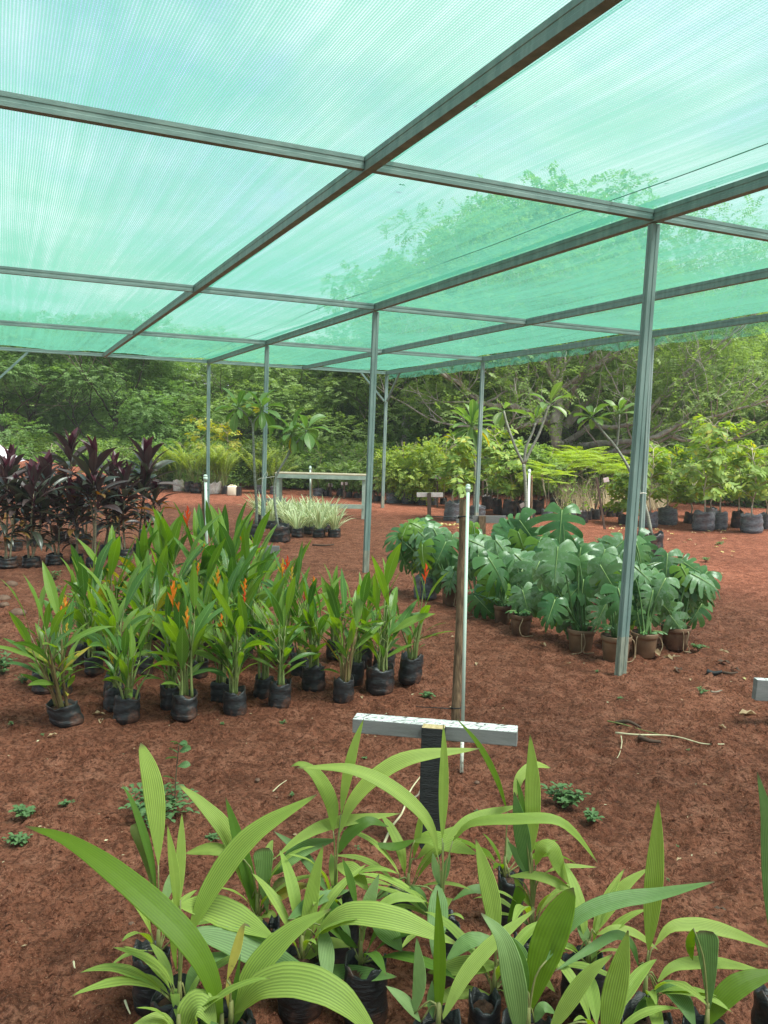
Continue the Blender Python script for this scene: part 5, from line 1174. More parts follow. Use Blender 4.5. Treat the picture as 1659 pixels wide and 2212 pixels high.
def limb(mb, p, d, L, r, depth, rng, tips, bend=.25, kids=(2, 3), m=0, seg=7, gnarl=.12, shrink=.66):
    n = 6; pts = [Vector(p)]; d = Vector(d).normalized()
    for i in range(n):
        d = (d + Vector((rng.uniform(-1, 1), rng.uniform(-1, 1), rng.uniform(-.6, 1) * .6)) * gnarl + Vector((0, 0, bend * .06))).normalized(); pts.append(pts[-1] + d * L / n)
    mb.tube(pts, [r * (1 - .45 * i / n) for i in range(n + 1)], seg if depth > 1 else 5, m, cap=False)
    if depth == 0: tips.append((pts[-1], d)); return
    tips.append((pts[3], d))
    for k in range(rng.randint(*kids)):
        q = pts[rng.randint(3, n)]; a = Vector((rng.uniform(-1, 1), rng.uniform(-1, 1), rng.uniform(-.35, .8))).normalized()
        limb(mb, q, d * .75 + a * .9, L * rng.uniform(.55, .85), r * .55, depth - 1, rng, tips, bend, kids, m, seg, gnarl, shrink)
    limb(mb, pts[-1], d, L * shrink, r * .55, depth - 1, rng, tips, bend, kids, m, seg, gnarl, shrink)

# ------------------------------------------------------------------ forest trees
def forest_tree(seed, mat, H, R, n=6200, leaf=.095, k=5, bark='barkd', base=.08):
    rng = random.Random(seed); nr = np.random.default_rng(seed); mb = MB(); tips = []
    mb.tube([(0, 0, -.2), (rng.uniform(-.1, .1), 0, H * .25), (rng.uniform(-.3, .3), rng.uniform(-.2, .2), H * .5)], [.11, .08, .05], 9)
    for q in range(6):
        a = q * 1.05 + rng.random(); limb(mb, (0, 0, H * rng.uniform(.12, .45)), (math.cos(a), math.sin(a), rng.uniform(.4, 1.1)), H * .30, .035, 2, rng, tips, gnarl=.2)
    blobs = []
    for q in range(rng.randint(28, 34)):
        a = rng.random() * 6.28; t = rng.random(); z = H * (base + (.96 - base) * t); rr = R * (1.0 - .75 * max(0, t - .35)) * (.5 + .5 * math.sqrt(rng.random())); s = R * rng.uniform(.26, .42)
        blobs.append((rr * math.cos(a), rr * math.sin(a), z, s, s, s * .62))
    blobs.append((0, 0, H * .95, R * .3, R * .3, R * .22))
    v = blob_sprays(nr, blobs, n, k, .34, .26, leaf, inner=.25)
    crown = npmesh('crown', v, 4, mat)
    tr = mb.build('trunk', MT[bark])
    return crown, tr
FT = [forest_tree(31, MT['f1'], 6.2, 2.6), forest_tree(32, MT['f2'], 6.6, 2.5), forest_tree(33, MT['f3'], 5.8, 2.7), forest_tree(34, MT['f1'], 5.0, 2.4, leaf=.10), forest_tree(35, MT['f3'], 7.0, 2.8, leaf=.088, k=6)]
for cr_, tr_ in FT:
    COL.objects.unlink(cr_); COL.objects.unlink(tr_)
def polar(relaz, dist):
    a = YAW + rad(relaz); return Vector((math.sin(a) * dist, math.cos(a) * dist, 0))
KIND = ['mid green', 'deep green', 'olive green', 'low mid green', 'tall olive green']
def put_tree(src, loc, rz, sc, label, name='forest_tree', group='trees behind the nursery'):
    rt = thing(name, loc, label, 'tree', group); rt.rotation_euler = (0, 0, rz); rt.scale = (sc[0], sc[0], sc[1])
    for o in src:
        c = o.copy(); COL.objects.link(c); c.parent = rt
    return rt
rf = random.Random(8); row = []
for a in np.arange(-33, 35, 4.6):
    row.append((a + rf.uniform(-1, 1), rf.uniform(27, 30)))
for i, (a, d) in enumerate(row):
    left = a < 4; kk = rf.choice([0, 1, 2, 0, 1] if left else [2, 4, 2, 0, 4]); p = polar(a, d)
    zs = rf.uniform(.64, .78) if left else rf.uniform(.80, .98)
    put_tree(FT[kk], p, rf.random() * 6.28, (rf.uniform(.95, 1.15), zs), f'{KIND[kk]} leafy tree of the nearer forest row, {nth(i, len(row))}')
row2 = [(a + rf.uniform(-1, 1), rf.uniform(33, 37)) for a in np.arange(-31, 34, 4.4)]
for i, (a, d) in enumerate(row2):
    kk = rf.choice([0, 1, 2, 4]); p = polar(a, d); p.z = .9
    put_tree(FT[kk], p, rf.random() * 6.28, (rf.uniform(1.1, 1.3), rf.uniform(.62, .76) if a < 5 else rf.uniform(.95, 1.1)), f'{KIND[kk]} tree of the second row, {nth(i, len(row2))}')
# tall thin-crowned trees whose tops show through the netting
def tall_tree(seed):
    rng = random.Random(seed); nr = np.random.default_rng(seed); mb = MB(); tips = []
    mb.tube([(0, 0, -.2), (.1, 0, 2.5), (.2, .1, 5)], [.2, .15, .10], 9)
    for q in range(8):
        a = q * .8 + rng.random(); limb(mb, (.15, .05, rng.uniform(2.6, 5)), (math.cos(a) * .8, math.sin(a) * .8, 1.0), 2.0, .06, 2, rng, tips, gnarl=.2)
    bl = [(t[0].x, t[0].y, t[0].z, .55, .55, .42) for t in tips]
    v = blob_sprays(nr, bl, 3600, 5, .34, .28, .13, inner=.1); c = npmesh('crown', v, 4, MT['f1']); tr = mb.build('trunk', MT['bark'])
    COL.objects.unlink(c); COL.objects.unlink(tr); return c, tr
TT = [tall_tree(61), tall_tree(62)]
for i, (a, d, s, w) in enumerate([(1.2, 27, .92, 'leftmost'), (4.6, 27.6, .98, 'second from the left'), (8.4, 28, 1.18, 'third from the left'), (12.0, 28.4, 1.16, 'rightmost')]):
    put_tree(TT[i % 2], polar(a, d), i * 2.1, (s * .95, s), f'tall open crowned tree seen through the netting, {w} of four', group='tall trees behind the netting')

# ------------------------------------------------------------------ the old spreading tree
def old_tree():
    rng = random.Random(77); nr = np.random.default_rng(77); d0 = 24.5
    def q(x, y, dz=0): return D('N', x, y, d0 + dz)
    b = q(1475, 1215); b.z = 0; org = tuple(b)
    rt = thing('old_spreading_tree', org, 'huge old tree with twisted bare grey limbs at the right edge of the yard', 'tree')
    mb = MB(); tips = []
    def main(pts, r0, r1, dz0=0, dz1=0, kids=8, depth=2, L=1.6):
        n = 16; sp = spline([q(x, y, -1.3 * min(1, i / 2) + dz0 + (dz1 - dz0) * i / (len(pts) - 1)) for i, (x, y) in enumerate(pts)], n); sp = [p + Vector((rng.uniform(-.05, .05), 0, rng.uniform(-.05, .05))) for p in sp]
        mb.tube(sp, [(r0 + (r1 - r0) * (i / (n - 1)) ** .8) * (1 + .08 * math.sin(i * 1.9)) for i in range(n)], 10, cap=False)
        for z in range(kids):
            i = rng.randint(5, n - 1); t = (sp[min(i + 1, n - 1)] - sp[i - 1]).normalized(); a = Vector((rng.uniform(-1, 1), rng.uniform(-1, .6), rng.uniform(-.4, .9)))
            limb(mb, sp[i], t * .6 + a, L * rng.uniform(.6, 1.1), max(.020, r1 * .75), depth, rng, tips, gnarl=.28, bend=.3, kids=(1, 3))
        limb(mb, sp[-1], (sp[-1] - sp[-3]), L, r1, depth, rng, tips, gnarl=.28, bend=.3)
    main([(1475, 1230), (1470, 1190), (1452, 1150), (1448, 1110)], 0.186, 0.154, kids=0)
    main([(1450, 1130), (1400, 1080), (1340, 1060), (1270, 1055), (1210, 1010), (1165, 985)], 0.105, 0.042, 0, -1.5)
    main([(1450, 1120), (1400, 1040), (1340, 1010), (1290, 960), (1250, 930)], 0.093, 0.042, 0, 1)
    main([(1455, 1110), (1460, 1040), (1440, 990), (1400, 930), (1370, 890), (1395, 830)], 0.099, 0.042, 0, -.5)
    main([(1455, 1100), (1490, 1030), (1520, 960), (1560, 900)], 0.081, 0.035, 0, -1.0)
    main([(1470, 1150), (1540, 1110), (1620, 1110), (1700, 1060), (1760, 1000), (1830, 930), (1880, 890)], 0.093, 0.032, 0, -2.2)
    main([(1480, 1165), (1580, 1150), (1680, 1150), (1760, 1110), (1830, 1095)], 0.124, 0.035, 0, -2.5, kids=7)
    main([(1480, 1170), (1560, 1180), (1660, 1170), (1740, 1140), (1800, 1150)], 0.112, 0.035, 0, -1.5, kids=6)
    main([(1450, 1130), (1425, 1090), (1370, 1110), (1300, 1120), (1240, 1110)], 0.124, 0.035, 0, -1, kids=5)
    main([(1470, 1110), (1560, 1010), (1660, 930), (1740, 880), (1830, 840)], 0.136, 0.035, 0, .5)
    main([(1400, 930), (1330, 890), (1260, 880), (1180, 890)], 0.074, 0.035, -.3, -1)
    mb.build('trunk', MT['bark'], rt, org)
    n = len(tips); P = np.array([t[0] for t in tips]); Dr = np.array([t[1] for t in tips]); rep = 5
    P2 = np.repeat(P, rep, 0) + nr.normal(0, .34, (n * rep, 3)); P2[:, 2] += .12; D2 = np.repeat(Dr, rep, 0) + nr.normal(0, .7, (n * rep, 3))
    v1 = sprays(nr, P2, D2, 6, .40, .24, .10, .3)
    bl = []
    for z in range(60):
        x = nr.uniform(1080, 1960); y = nr.uniform(560, 1000) if z < 40 else nr.uniform(900, 1080); dz = nr.uniform(-.6, 2.8)
        if 1400 < x < 1560 and y > 1010: continue
        p = q(x, y, dz); bl.append((p.x, p.y, p.z, .95, .95, .42))
    v2 = blob_sprays(nr, bl, 3800, 6, .40, .24, .10, inner=.1)
    v = np.concatenate([v1, v2], 0) - np.array(org)
    npmesh('crown', v, 4, MT['f3'], rt)
old_tree()

# ------------------------------------------------------------------ shrubs along the foot of the forest
def shrub_mesh(seed, mat, n=900, leaf=.085):
    nr = np.random.default_rng(seed); bl = []
    for q in range(11):
        bl.append((nr.uniform(-.8, .8), nr.uniform(-.7, .7), nr.uniform(.15, 1.1), nr.uniform(.35, .6), nr.uniform(.35, .6), nr.uniform(.25, .42)))
    mb = MB()
    for q in range(9): mb.tube([(nr.uniform(-.2, .2), nr.uniform(-.2, .2), -.1), (nr.uniform(-.6, .6), nr.uniform(-.5, .5), .7), (nr.uniform(-.9, .9), nr.uniform(-.7, .7), 1.2)], [.018, .013, .006], 5)
    c = npmesh('foliage', blob_sprays(nr, bl, n, 4, .26, .27, leaf, inner=.15), 4, mat); s = mb.build('stem', MT['twig'])
    COL.objects.unlink(c); COL.objects.unlink(s); return c, s
SHR = [shrub_mesh(91, MT['shrub']), shrub_mesh(92, MT['f3']), shrub_mesh(93, MT['f2'])]
rs = random.Random(15); spots = []
for a in np.arange(-31, 33, 2.5): spots.append((a + rs.uniform(-.7, .7), rs.uniform(24.2, 25.8)))
for i, (a, d) in enumerate(spots):
    kk = rs.choice([0, 0, 1, 2]); p = polar(a, d); p.z = gz(p.x, p.y) - .03
    rt = thing('shrub', p, f"{['dark', 'olive', 'deep green'][kk]} wild shrub at the foot of the forest, {nth(i, len(spots)) if i < 20 or i == len(spots)-1 else NTH[len(spots) - 1 - i] + ' from the right'}", 'shrub', 'shrubs at the foot of the forest')
    rt.rotation_euler = (0, 0, rs.random() * 6.28); s = rs.uniform(.9, 1.25); rt.scale = (s, s, s * rs.uniform(.75, 1.1))
    for o in SHR[kk]:
        c = o.copy(); COL.objects.link(c); c.parent = rt

# ------------------------------------------------------------------ hill with its far forest
def hill_h(x, y):
    a = math.atan2(x, y) - YAW; d = math.hypot(x, y)
    ridge = 10 + 2.5 * math.sin(a * 5.2 + .4) + 20 * max(0, a) + 4 * mnoise.noise((a * 6, 0, 3)) + 6 * max(0, -a - .1) - 5 * math.exp(-((a + .20) / .10) ** 2)
    t = min(1, max(0, (d - 38) / 70)); t = t * t * (3 - 2 * t)
    return -.6 + (ridge + .6) * t + mnoise.noise((x * .05, y * .05, 0)) * 2.0 * t
def hill():
    mb = MB(); rows = []
    for d in np.linspace(34, 150, 30):
        row = []
        for a in np.linspace(-50, 50, 70):
            p = polar(a, d); row.append((p.x, p.y, hill_h(p.x, p.y)))
        rows.append(row)
    mb.grid(rows); tag(mb.build('hillside', MT['hill']), 'wooded hillside rising behind the nursery', 'hill', kind='structure')
    nr = np.random.default_rng(5); bl = []
    for q in range(620):
        a = nr.uniform(-40, 40); d = 40 + 66 * nr.random() ** .7; p = polar(a, d); s = nr.uniform(1.3, 2.5); z = hill_h(p.x, p.y)
        for j in range(3): bl.append((p.x + nr.normal(0, s * .5), p.y + nr.normal(0, s * .5), z + s * (.5 + .45 * j), s * .8, s * .8, s * .5))
    v = blob_sprays(nr, bl, 26000, 3, .7, .30, .36, inner=.4)
    o = npmesh('far_woodland', v, 4, [MT['f1'], MT['f3']], mi=(np.arange(len(v) // 4) // 6 % 2))
    tag(o, 'unbroken woodland covering the far hillside', 'woodland', kind='stuff')
hill()
# ------------------------------------------------------------------ potted trees at the far edge
BROW = 'potted young trees along the far edge'
def sapling(root, org, top, kind, H, Wd, seed):
    nr = np.random.default_rng(seed); rng = random.Random(seed); mb = MB(); top = Vector(top)
    sm = MT['twig'] if kind != 'broad' else MT['pale']
    if kind in ('broad', 'yellow'):
        n = 8; sp = [top + Vector((rng.uniform(-.02, .02) * i, rng.uniform(-.02, .02) * i, H * i / (n - 1) - .02)) for i in range(n)]
        mb.tube(sp, [.016 - .0016 * i for i in range(n)], 7); P = []; Dd = []
        for i in range(2 if kind == 'broad' else 3, n):
            for j in range(4):
                a = rng.random() * 6.28; d = Vector((math.cos(a), math.sin(a), rng.uniform(.15, .8))); L = Wd * rng.uniform(.5, 1.05) * (1.15 - .5 * i / n)
                e = sp[i] + d.normalized() * L; mid = sp[i].lerp(e, .5) + Vector((0, 0, .04)); mb.tube([sp[i], mid, e], [.006, .0045, .002], 5, cap=False)
                for t in (.35, .7, 1.0):
                    P.append(sp[i].lerp(e, t)); dd = d.copy(); dd.z -= .35; dd += Vector((rng.uniform(-.5, .5), rng.uniform(-.5, .5), 0)); Dd.append(dd)
        v = sprays(nr, np.array(P), np.array(Dd), 4, .22, .23, .155 if kind == 'broad' else .12, .5, 1.0)
        mats = [MT['f6'], MT['f4'], MT['f7']] if kind == 'broad' else [MT['f7'], MT['f4'], MT['f6']]
        mi = np.repeat(nr.choice(3, len(v) // 4, p=[.68, .27, .05]), 1)
        o = npmesh('foliage', v - np.array(org), 4, mats, root, mi=mi)
    elif kind == 'fern':
        v = []; tops = []
        for q in range(3):
            a = rng.random() * 6.28; e = top + Vector((math.cos(a) * .15, math.sin(a) * .15, H * rng.uniform(.55, .72))); mb.tube([top, top.lerp(e, .5) + Vector((.02, 0, 0)), e], [.010, .008, .005], 6)
            for j in range(7):
                b = rng.random() * 6.28; L = Wd * rng.uniform(.6, 1.1); d = np.array([math.cos(b), math.sin(b), rng.uniform(.05, .5)]); s0 = np.array(e) + np.array([0, 0, rng.uniform(-.1, .25)])
                m = 12; tt = np.linspace(.15, 1, m)[:, None]; c = s0 + d * L * tt - np.array([0, 0, .22 * L]) * tt ** 2 + np.array([0, 0, .1])
                mb.tube([e] + [Vector(x) for x in c[::4]], .003, 4, cap=False)
                sd = np.array([-math.sin(b), math.cos(b), 0])
                for sg in (-1, 1):
                    v.append(sprays(nr, c, np.tile(sd * sg, (m, 1)) + d * .35, 7, .15, .30, .028, .15, 1.0))
        v = np.concatenate(v, 0); npmesh('foliage', v - np.array(org), 4, MT['f5'], root)
    elif kind == 'bush':
        bl = [(top.x + rng.uniform(-.7, .7) * Wd, top.y + rng.uniform(-.6, .6) * Wd, top.z + H * rng.uniform(.22, .95), Wd * .36, Wd * .36, H * .15) for q in range(13)]
        for q in range(6): mb.tube([top + Vector((rng.uniform(-.05, .05), 0, -.02)), top + Vector((rng.uniform(-.3, .3) * Wd, rng.uniform(-.3, .3) * Wd, H * .5)), top + Vector((rng.uniform(-.7, .7) * Wd, rng.uniform(-.5, .5) * Wd, H * .95))], [.010, .007, .003], 5)
        v = blob_sprays(nr, bl, 420, 5, .18, .26, .062, inner=.1); mi = nr.choice(2, len(v) // 4, p=[.7, .3])
        npmesh('foliage', v - np.array(org), 4, [MT['f4'], MT['f6']], root, mi=mi)
    elif kind == 'dull':
        bl = [(top.x + rng.uniform(-.6, .6) * Wd, top.y + rng.uniform(-.6, .6) * Wd, top.z + H * rng.uniform(.3, .95), Wd * .3, Wd * .3, H * .10) for q in range(12)]
        for q in range(4): mb.tube([top, top + Vector((rng.uniform(-.25, .25) * Wd, rng.uniform(-.3, .3) * Wd, H * .5)), top + Vector((rng.uniform(-.6, .6) * Wd, rng.uniform(-.5, .5) * Wd, H * .95))], [.010, .007, .003], 5)
        npmesh('foliage', blob_sprays(nr, bl, 300, 5, .18, .24, .075, inner=.1) - np.array(org), 4, [MT['f3']], root)
    elif kind == 'sparse':
        n = 7; sp = [top + Vector((rng.uniform(-.03, .03) * i, 0, H * i / (n - 1))) for i in range(n)]; mb.tube(sp, [.012 - .0014 * i for i in range(n)], 6); P = []; Dd = []
        for i in range(2, n):
            a = rng.random() * 6.28; d = Vector((math.cos(a), math.sin(a), .9)); e = sp[i] + d * Wd * .5; mb.tube([sp[i], e], [.006, .003], 5); P.append(e); Dd.append(d); P.append(sp[i]); Dd.append(-d)
        npmesh('foliage', sprays(nr, np.array(P), np.array(Dd), 3, .16, .25, .075, .3) - np.array(org), 4, [MT['f6']], root)
    mb.build('stem', sm, root, org)
def areca(root, org, top, H, seed):
    rng = random.Random(seed); top = Vector(top); lb = MB(); sb = MB(); V = []; nr = np.random.default_rng(seed)
    for q in range(rng.randint(9, 12)):
        a = q * 2.399 + rng.uniform(-.3, .3); e = rad(rng.uniform(66, 89)); L = H * rng.uniform(.85, 1.2); n = 14; p = top + Vector((math.cos(a) * .03, math.sin(a) * .03, 0)); pts = [p]; ee = e
        for i in range(n):
            d = Vector((math.cos(a) * math.cos(ee), math.sin(a) * math.cos(ee), math.sin(ee))); p = p + d * L / n; pts.append(p); ee -= rng.uniform(.03, .13) * (.2 + 1.1 * i / n)
        sb.tube(pts, [.009 - .0005 * i for i in range(n + 1)], 5, cap=False)
        c = np.array(spline(pts[5:], 24)); t = np.gradient(c, axis=0); t /= np.linalg.norm(t, axis=1, keepdims=True); s = np.cross(t, [0, 0, 1.0]); s /= np.linalg.norm(s, axis=1, keepdims=True)
        for sg in (-1, 1):
            l = (.10 + .20 * np.sin(np.linspace(.35, 2.9, 24)))[:, None] * H * .85; d = s * sg * .8 + t * .7 + np.array([0, 0, -.22]) + nr.normal(0, .08, (24, 3)); d /= np.linalg.norm(d, axis=1, keepdims=True)
            w = np.cross(d, s * .3 + np.array([0, 0, 1.0])); w /= np.linalg.norm(w, axis=1, keepdims=True); w *= .011
            m1 = c + d * l * .5; m2 = c + d * l - np.array([0, 0, .25]) * l
            V.append(np.stack([c, m1 + w, m1 - w], 1)); V.append(np.stack([m1 + w, m2, m1 - w], 1))
    sb.build('stem', MT['helistem'], root, org); v = np.concatenate(V, 0).reshape(-1, 3); npmesh('foliage', v - np.array(org), 3, MT['parm'], root)
# crop, x, foot y, half width, bag height px, bag, kind, height, width, label
BG = [
 ('Z10', 140, 862, 38, 88, 'bagwhite', 'areca', .95, 0, 'areca palm in the leftmost white sack', ),
 ('Z10', 217, 866, 34, 82, 'bag2', 'areca', 1.15, 0, 'areca palm in the black bag next to the leftmost white sack'),
 ('Z10', 282, 878, 42, 84, 'bag2', 'areca', 1.05, 0, 'areca palm in the wide black bag just left of the white pipe and stake'),
 ('Z10', 398, 882, 30, 90, 'bagwhite', 'areca', 1.10, 0, 'areca palm in the crumpled white sack right of the pipe'),
 ('Z10', 443, 882, 30, 100, 'bagwhite', 'areca', .9, 0, 'areca palm in the taller white sack, second right of the pipe'),
 ('Z10', 492, 872, 28, 88, 'bag', 'areca', .8, 0, 'areca palm in a black bag behind the cream can'),
 ('Z10', 512, 886, 26, 68, 'bag2', 'areca', 1.0, 0, 'areca palm in a low black bag touching the cream can'),
 ('Z10', 30, 850, 34, 70, 'bag2', 'areca', .95, 0, 'areca palm at the far left behind the cordylines'),
 ('Z10', -60, 850, 34, 70, 'bag2', 'areca', .95, 0, 'areca palm behind the rightmost cordyline'),
 ('Z10', 330, 840, 30, 60, 'bag2', 'yellow', 1.75, .42, 'thin yellow leaved sapling rising above the palms beside the left post'),
 ('Z10', 520, 845, 26, 60, 'bag2', 'yellow', 1.65, .45, 'slanting yellow leaved sapling between the left posts'),
 ('Z10', 790, 882, 34, 70, 'baggrey', 'areca', 1.1, 0, 'areca palm in a grey bag behind the straight plumeria trunk'),
 ('Z10', 905, 888, 34, 66, 'baggrey', 'areca', 1.0, 0, 'areca palm in a grey bag behind the bent plumeria trunk'),
 ('Z10', 1255, 900, 40, 62, 'baggrey', 'sparse', 1.0, .5, 'bare pale sapling in a grey bag under the table top'),
 ('Z10', 1330, 900, 34, 48, 'bag', 'dull', .8, .5, 'low sapling in a black bag beside the tiny pink tag'),
 ('Z10', 1432, 902, 30, 60, 'bag', 'sparse', 1.1, .4, 'thin sapling in a black bag under the right half of the table'),
 ('Z10', 1502, 915, 26, 52, 'bag2', 'dull', .8, .45, 'small leafy sapling in a black bag near the right table leg'),
 ('Z10', 1575, 918, 36, 40, 'bag2', 'sparse', .9, .4, 'sapling in a fallen bag at the right table leg'),
 ('Z11', 75, 940, 26, 44, 'bag2', 'dull', 1.0, .5, 'low sapling beside the far corner post'),
 ('Z11', 196, 958, 48, 80, 'baggrey', 'bush', 1.05, .55, 'yellow green bush in the leftmost fat grey bag right of the corner post'),
 ('Z11', 262, 952, 28, 74, 'baggrey', 'bush', 1.25, .5, 'yellow green bush in the narrow grey bag, second right of the corner post'),
 ('Z11', 312, 962, 44, 86, 'baggrey', 'bush', 1.35, .6, 'yellow green bush in the round grey bag, third right of the corner post'),
 ('Z11', 388, 956, 32, 60, 'bag2', 'bush', 1.30, .55, 'yellow green bush behind the left end of the white board on the dark stake'),
 ('Z11', 436, 974, 36, 36, 'bag2', 'bush', .9, .5, 'bush in a squat black bag below the white board on the dark stake'),
 ('Z11', 522, 970, 34, 62, 'baggrey', 'bush', 1.4, .6, 'yellow green bush in a grey bag right of the white board on the dark stake'),
 ('Z11', 598, 966, 28, 52, 'bag2', 'broad', 1.2, .35, 'broad leaved sapling between the bushes and the round headed plumeria'),
 ('Z11', 665, 1104, 62, 155, 'baggrey', 'broad', 1.25, .40, 'broad leaved sapling in a large grey bag standing forward, left of the round headed plumeria'),
 ('Z11', 720, 1000, 34, 70, 'bag2', 'broad', 1.45, .38, 'tall broad leaved sapling behind the trunk of the round headed plumeria'),
 ('Z11', 940, 1008, 36, 110, 'bag', 'broad', 1.5, .42, 'tall broad leaved sapling just right of the middle post'),
 ('Z11', 985, 1005, 26, 90, 'bag', 'sparse', 1.5, .5, 'thin sapling second right of the middle post'),
 ('Z11', 1032, 1045, 36, 120, 'bag', 'broad', 1.4, .40, 'broad leaved sapling in a shiny black bag, third right of the middle post'),
 ('Z11', 1120, 1060, 54, 130, 'bag', 'broad', 1.0, .36, 'low broad leaved sapling in the widest black bag left of the forked plumeria'),
 ('Z11', 1180, 1035, 28, 110, 'bag', 'dull', 1.3, .5, 'dull leaved sapling behind the forked plumeria'),
 ('Z11', 1222, 1040, 24, 100, 'bag', 'dull', 1.1, .5, 'dull leaved sapling touching the forked plumeria trunk'),
 ('Z11', 1350, 1050, 46, 120, 'bag', 'dull', 1.2, .5, 'dull leaved sapling in a black bag right of the white pipe'),
 ('Z11', 1432, 1085, 42, 75, 'baggrey', 'fern', .95, .5, 'feathery lime seedling in a small grey bag standing forward'),
 ('Z11', 1470, 1030, 36, 110, 'bag', 'fern', 1.05, .65, 'feathery lime tree in a black bag, left end of the feathery group'),
 ('Z11', 1535, 1028, 30, 100, 'bag', 'fern', 1.15, .7, 'feathery lime tree, second from the left in the feathery group'),
 ('Z11', 1612, 1072, 40, 90, 'baggrey', 'sparse', .8, .4, 'thin seedling in a grey bag before the feathery trees'),
 ('Z11', 1580, 1106, 42, 66, 'bag2', 'sparse', .5, .3, 'smallest seedling in the foremost low black bag before the feathery trees'),
 ('Z12', 90, 905, 36, 100, 'bag', 'fern', 1.15, .75, 'feathery lime tree, third from the left in the feathery group'),
 ('Z12', 195, 900, 34, 80, 'bag', 'fern', 1.2, .75, 'feathery lime tree, fourth from the left in the feathery group'),
 ('Z12', 175, 992, 40, 92, 'bag2', 'sparse', .75, .4, 'thin leaning seedling in a dusty bag left of the edge-on sign'),
 ('Z12', 225, 966, 24, 72, 'bag2', 'sparse', .7, .3, 'seedling in a narrow dusty bag left of the edge-on sign'),
 ('Z12', 282, 964, 36, 82, 'bag2', 'fern', 1.15, .65, 'feathery lime tree in a dusty bag just left of the edge-on sign'),
 ('Z12', 335, 930, 28, 70, 'bag', 'sparse', 1.0, .4, 'thin sapling behind the edge-on sign'),
 ('Z12', 402, 946, 36, 78, 'bag2', 'fern', 1.15, .6, 'feathery lime tree just right of the edge-on sign'),
 ('Z12', 458, 945, 26, 70, 'bag2', 'sparse', .9, .4, 'thin sapling left of the front post, beside the small broad leaved one'),
 ('Z12', 497, 1002, 32, 80, 'bag', 'broad', .8, .28, 'small broad leaved sapling left of the front post'),
 ('Z12', 715, 1032, 52, 122, 'baggrey', 'broad', 1.25, .40, 'broad leaved sapling just right of the front post'),
 ('Z12', 850, 1012, 68, 135, 'baggrey', 'broad', 1.25, .45, 'broad leaved sapling in a fat grey bag, second right of the front post'),
 ('Z12', 1030, 1000, 44, 90, 'bag2', 'broad', 1.0, .45, 'bushy low sapling in a dark bag left of the tall pair'),
 ('Z12', 1140, 1062, 80, 150, 'baggrey', 'broad', 1.65, .50, 'tallest broad leaved sapling in a wide grey bag, left of the tall pair'),
 ('Z12', 1268, 1050, 52, 140, 'baggrey', 'broad', 1.6, .48, 'tall broad leaved sapling, right of the tall pair'),
 ('Z12', 1205, 960, 44, 85, 'baggrey', 'broad', 1.2, .45, 'broad leaved sapling behind the tall pair'),
 ('Z12', 1405, 1032, 40, 130, 'bag2', 'broad', 1.2, .42, 'broad leaved sapling in a dark torn bag, third from the right'),
 ('Z12', 1525, 1080, 78, 145, 'baggrey', 'broad', 1.25, .46, 'broad leaved sapling in the wide shiny bag, second from the right'),
 ('Z12', 1645, 1042, 44, 120, 'baggrey', 'broad', 1.35, .46, 'broad leaved sapling cut by the right picture edge'),
]
for i, (c, x, yf, hw, hp, bm, kind, H, Wd, lab) in enumerate(BG):
    b = G(c, x, yf - hw * .18, 0); k = CROP[c][2] * mpp(b); b.z = gz(b.x, b.y) - .01; org = tuple(b)
    nm = {'areca': 'potted_areca_palm', 'bush': 'potted_bush', 'fern': 'potted_feathery_tree'}.get(kind, 'potted_sapling'); cat = {'areca': 'palm', 'bush': 'bush', 'fern': 'young tree'}.get(kind, 'sapling')
    rt = thing(nm, org, lab, cat, BROW)
    rb = random.Random(1500 + i)
    top = bag(rt, org, b, hw * k * 1.04, hp * k * 1.0, 1500 + i, MT[bm], fill=.86, seg=20, lean=(rb.uniform(-.12, .12), rb.uniform(-.1, .1)))
    if kind == 'areca': areca(rt, org, top, H, 1500 + i)
    else: sapling(rt, org, top, kind, H, Wd, 1500 + i)
# cream can and dark box
b = G('Z10', 568, 893, 0); k = CROP['Z10'][2] * mpp(b); org = tuple(b)
rt = thing('jerry_can', org, 'cream plastic can standing on the soil right of the white sacks', 'can')
mb = MB(); mb.box(b + Vector((0, 0, 40 * k)), 74 * k, 55 * k, 80 * k, _r0, Vector((_r0.y * -1, _r0.x, 0))); mb.build('body', MT['cream'], rt, org, bevel=.03)
mb = MB(); mb.tube([b + Vector((0, 0, 79 * k)) + _r0 * .05, b + Vector((0, 0, 86 * k)) + _r0 * .05], 9 * k, 12); mb.build('cap', MT['cream'], rt, org)
mb = MB(); mb.tube(spline([b + _r0 * -.07 + Vector((0, 0, 79 * k)), b + _r0 * -.06 + Vector((0, 0, 86 * k)), b + _r0 * .0 + Vector((0, 0, 86 * k)), b + _r0 * .015 + Vector((0, 0, 79 * k))], 9), 3 * k, 6); mb.build('handle', MT['cream'], rt, org)
b2 = G('Z10', 623, 895, 0); org = tuple(b2)
mb = MB(); mb.box(b2 + Vector((0, 0, 36 * k)), 36 * k, 40 * k, 72 * k, _r0, Vector((_r0.y * -1, _r0.x, 0))); mb.box(b2 + Vector((0, 0, 74 * k)), 38 * k, 42 * k, 5 * k, _r0, Vector((_r0.y * -1, _r0.x, 0)))
tag(mb.build('black_box', MT['bag2'], None, org, smooth=False, bevel=.008), 'small black plastic box beside the cream can', 'box')
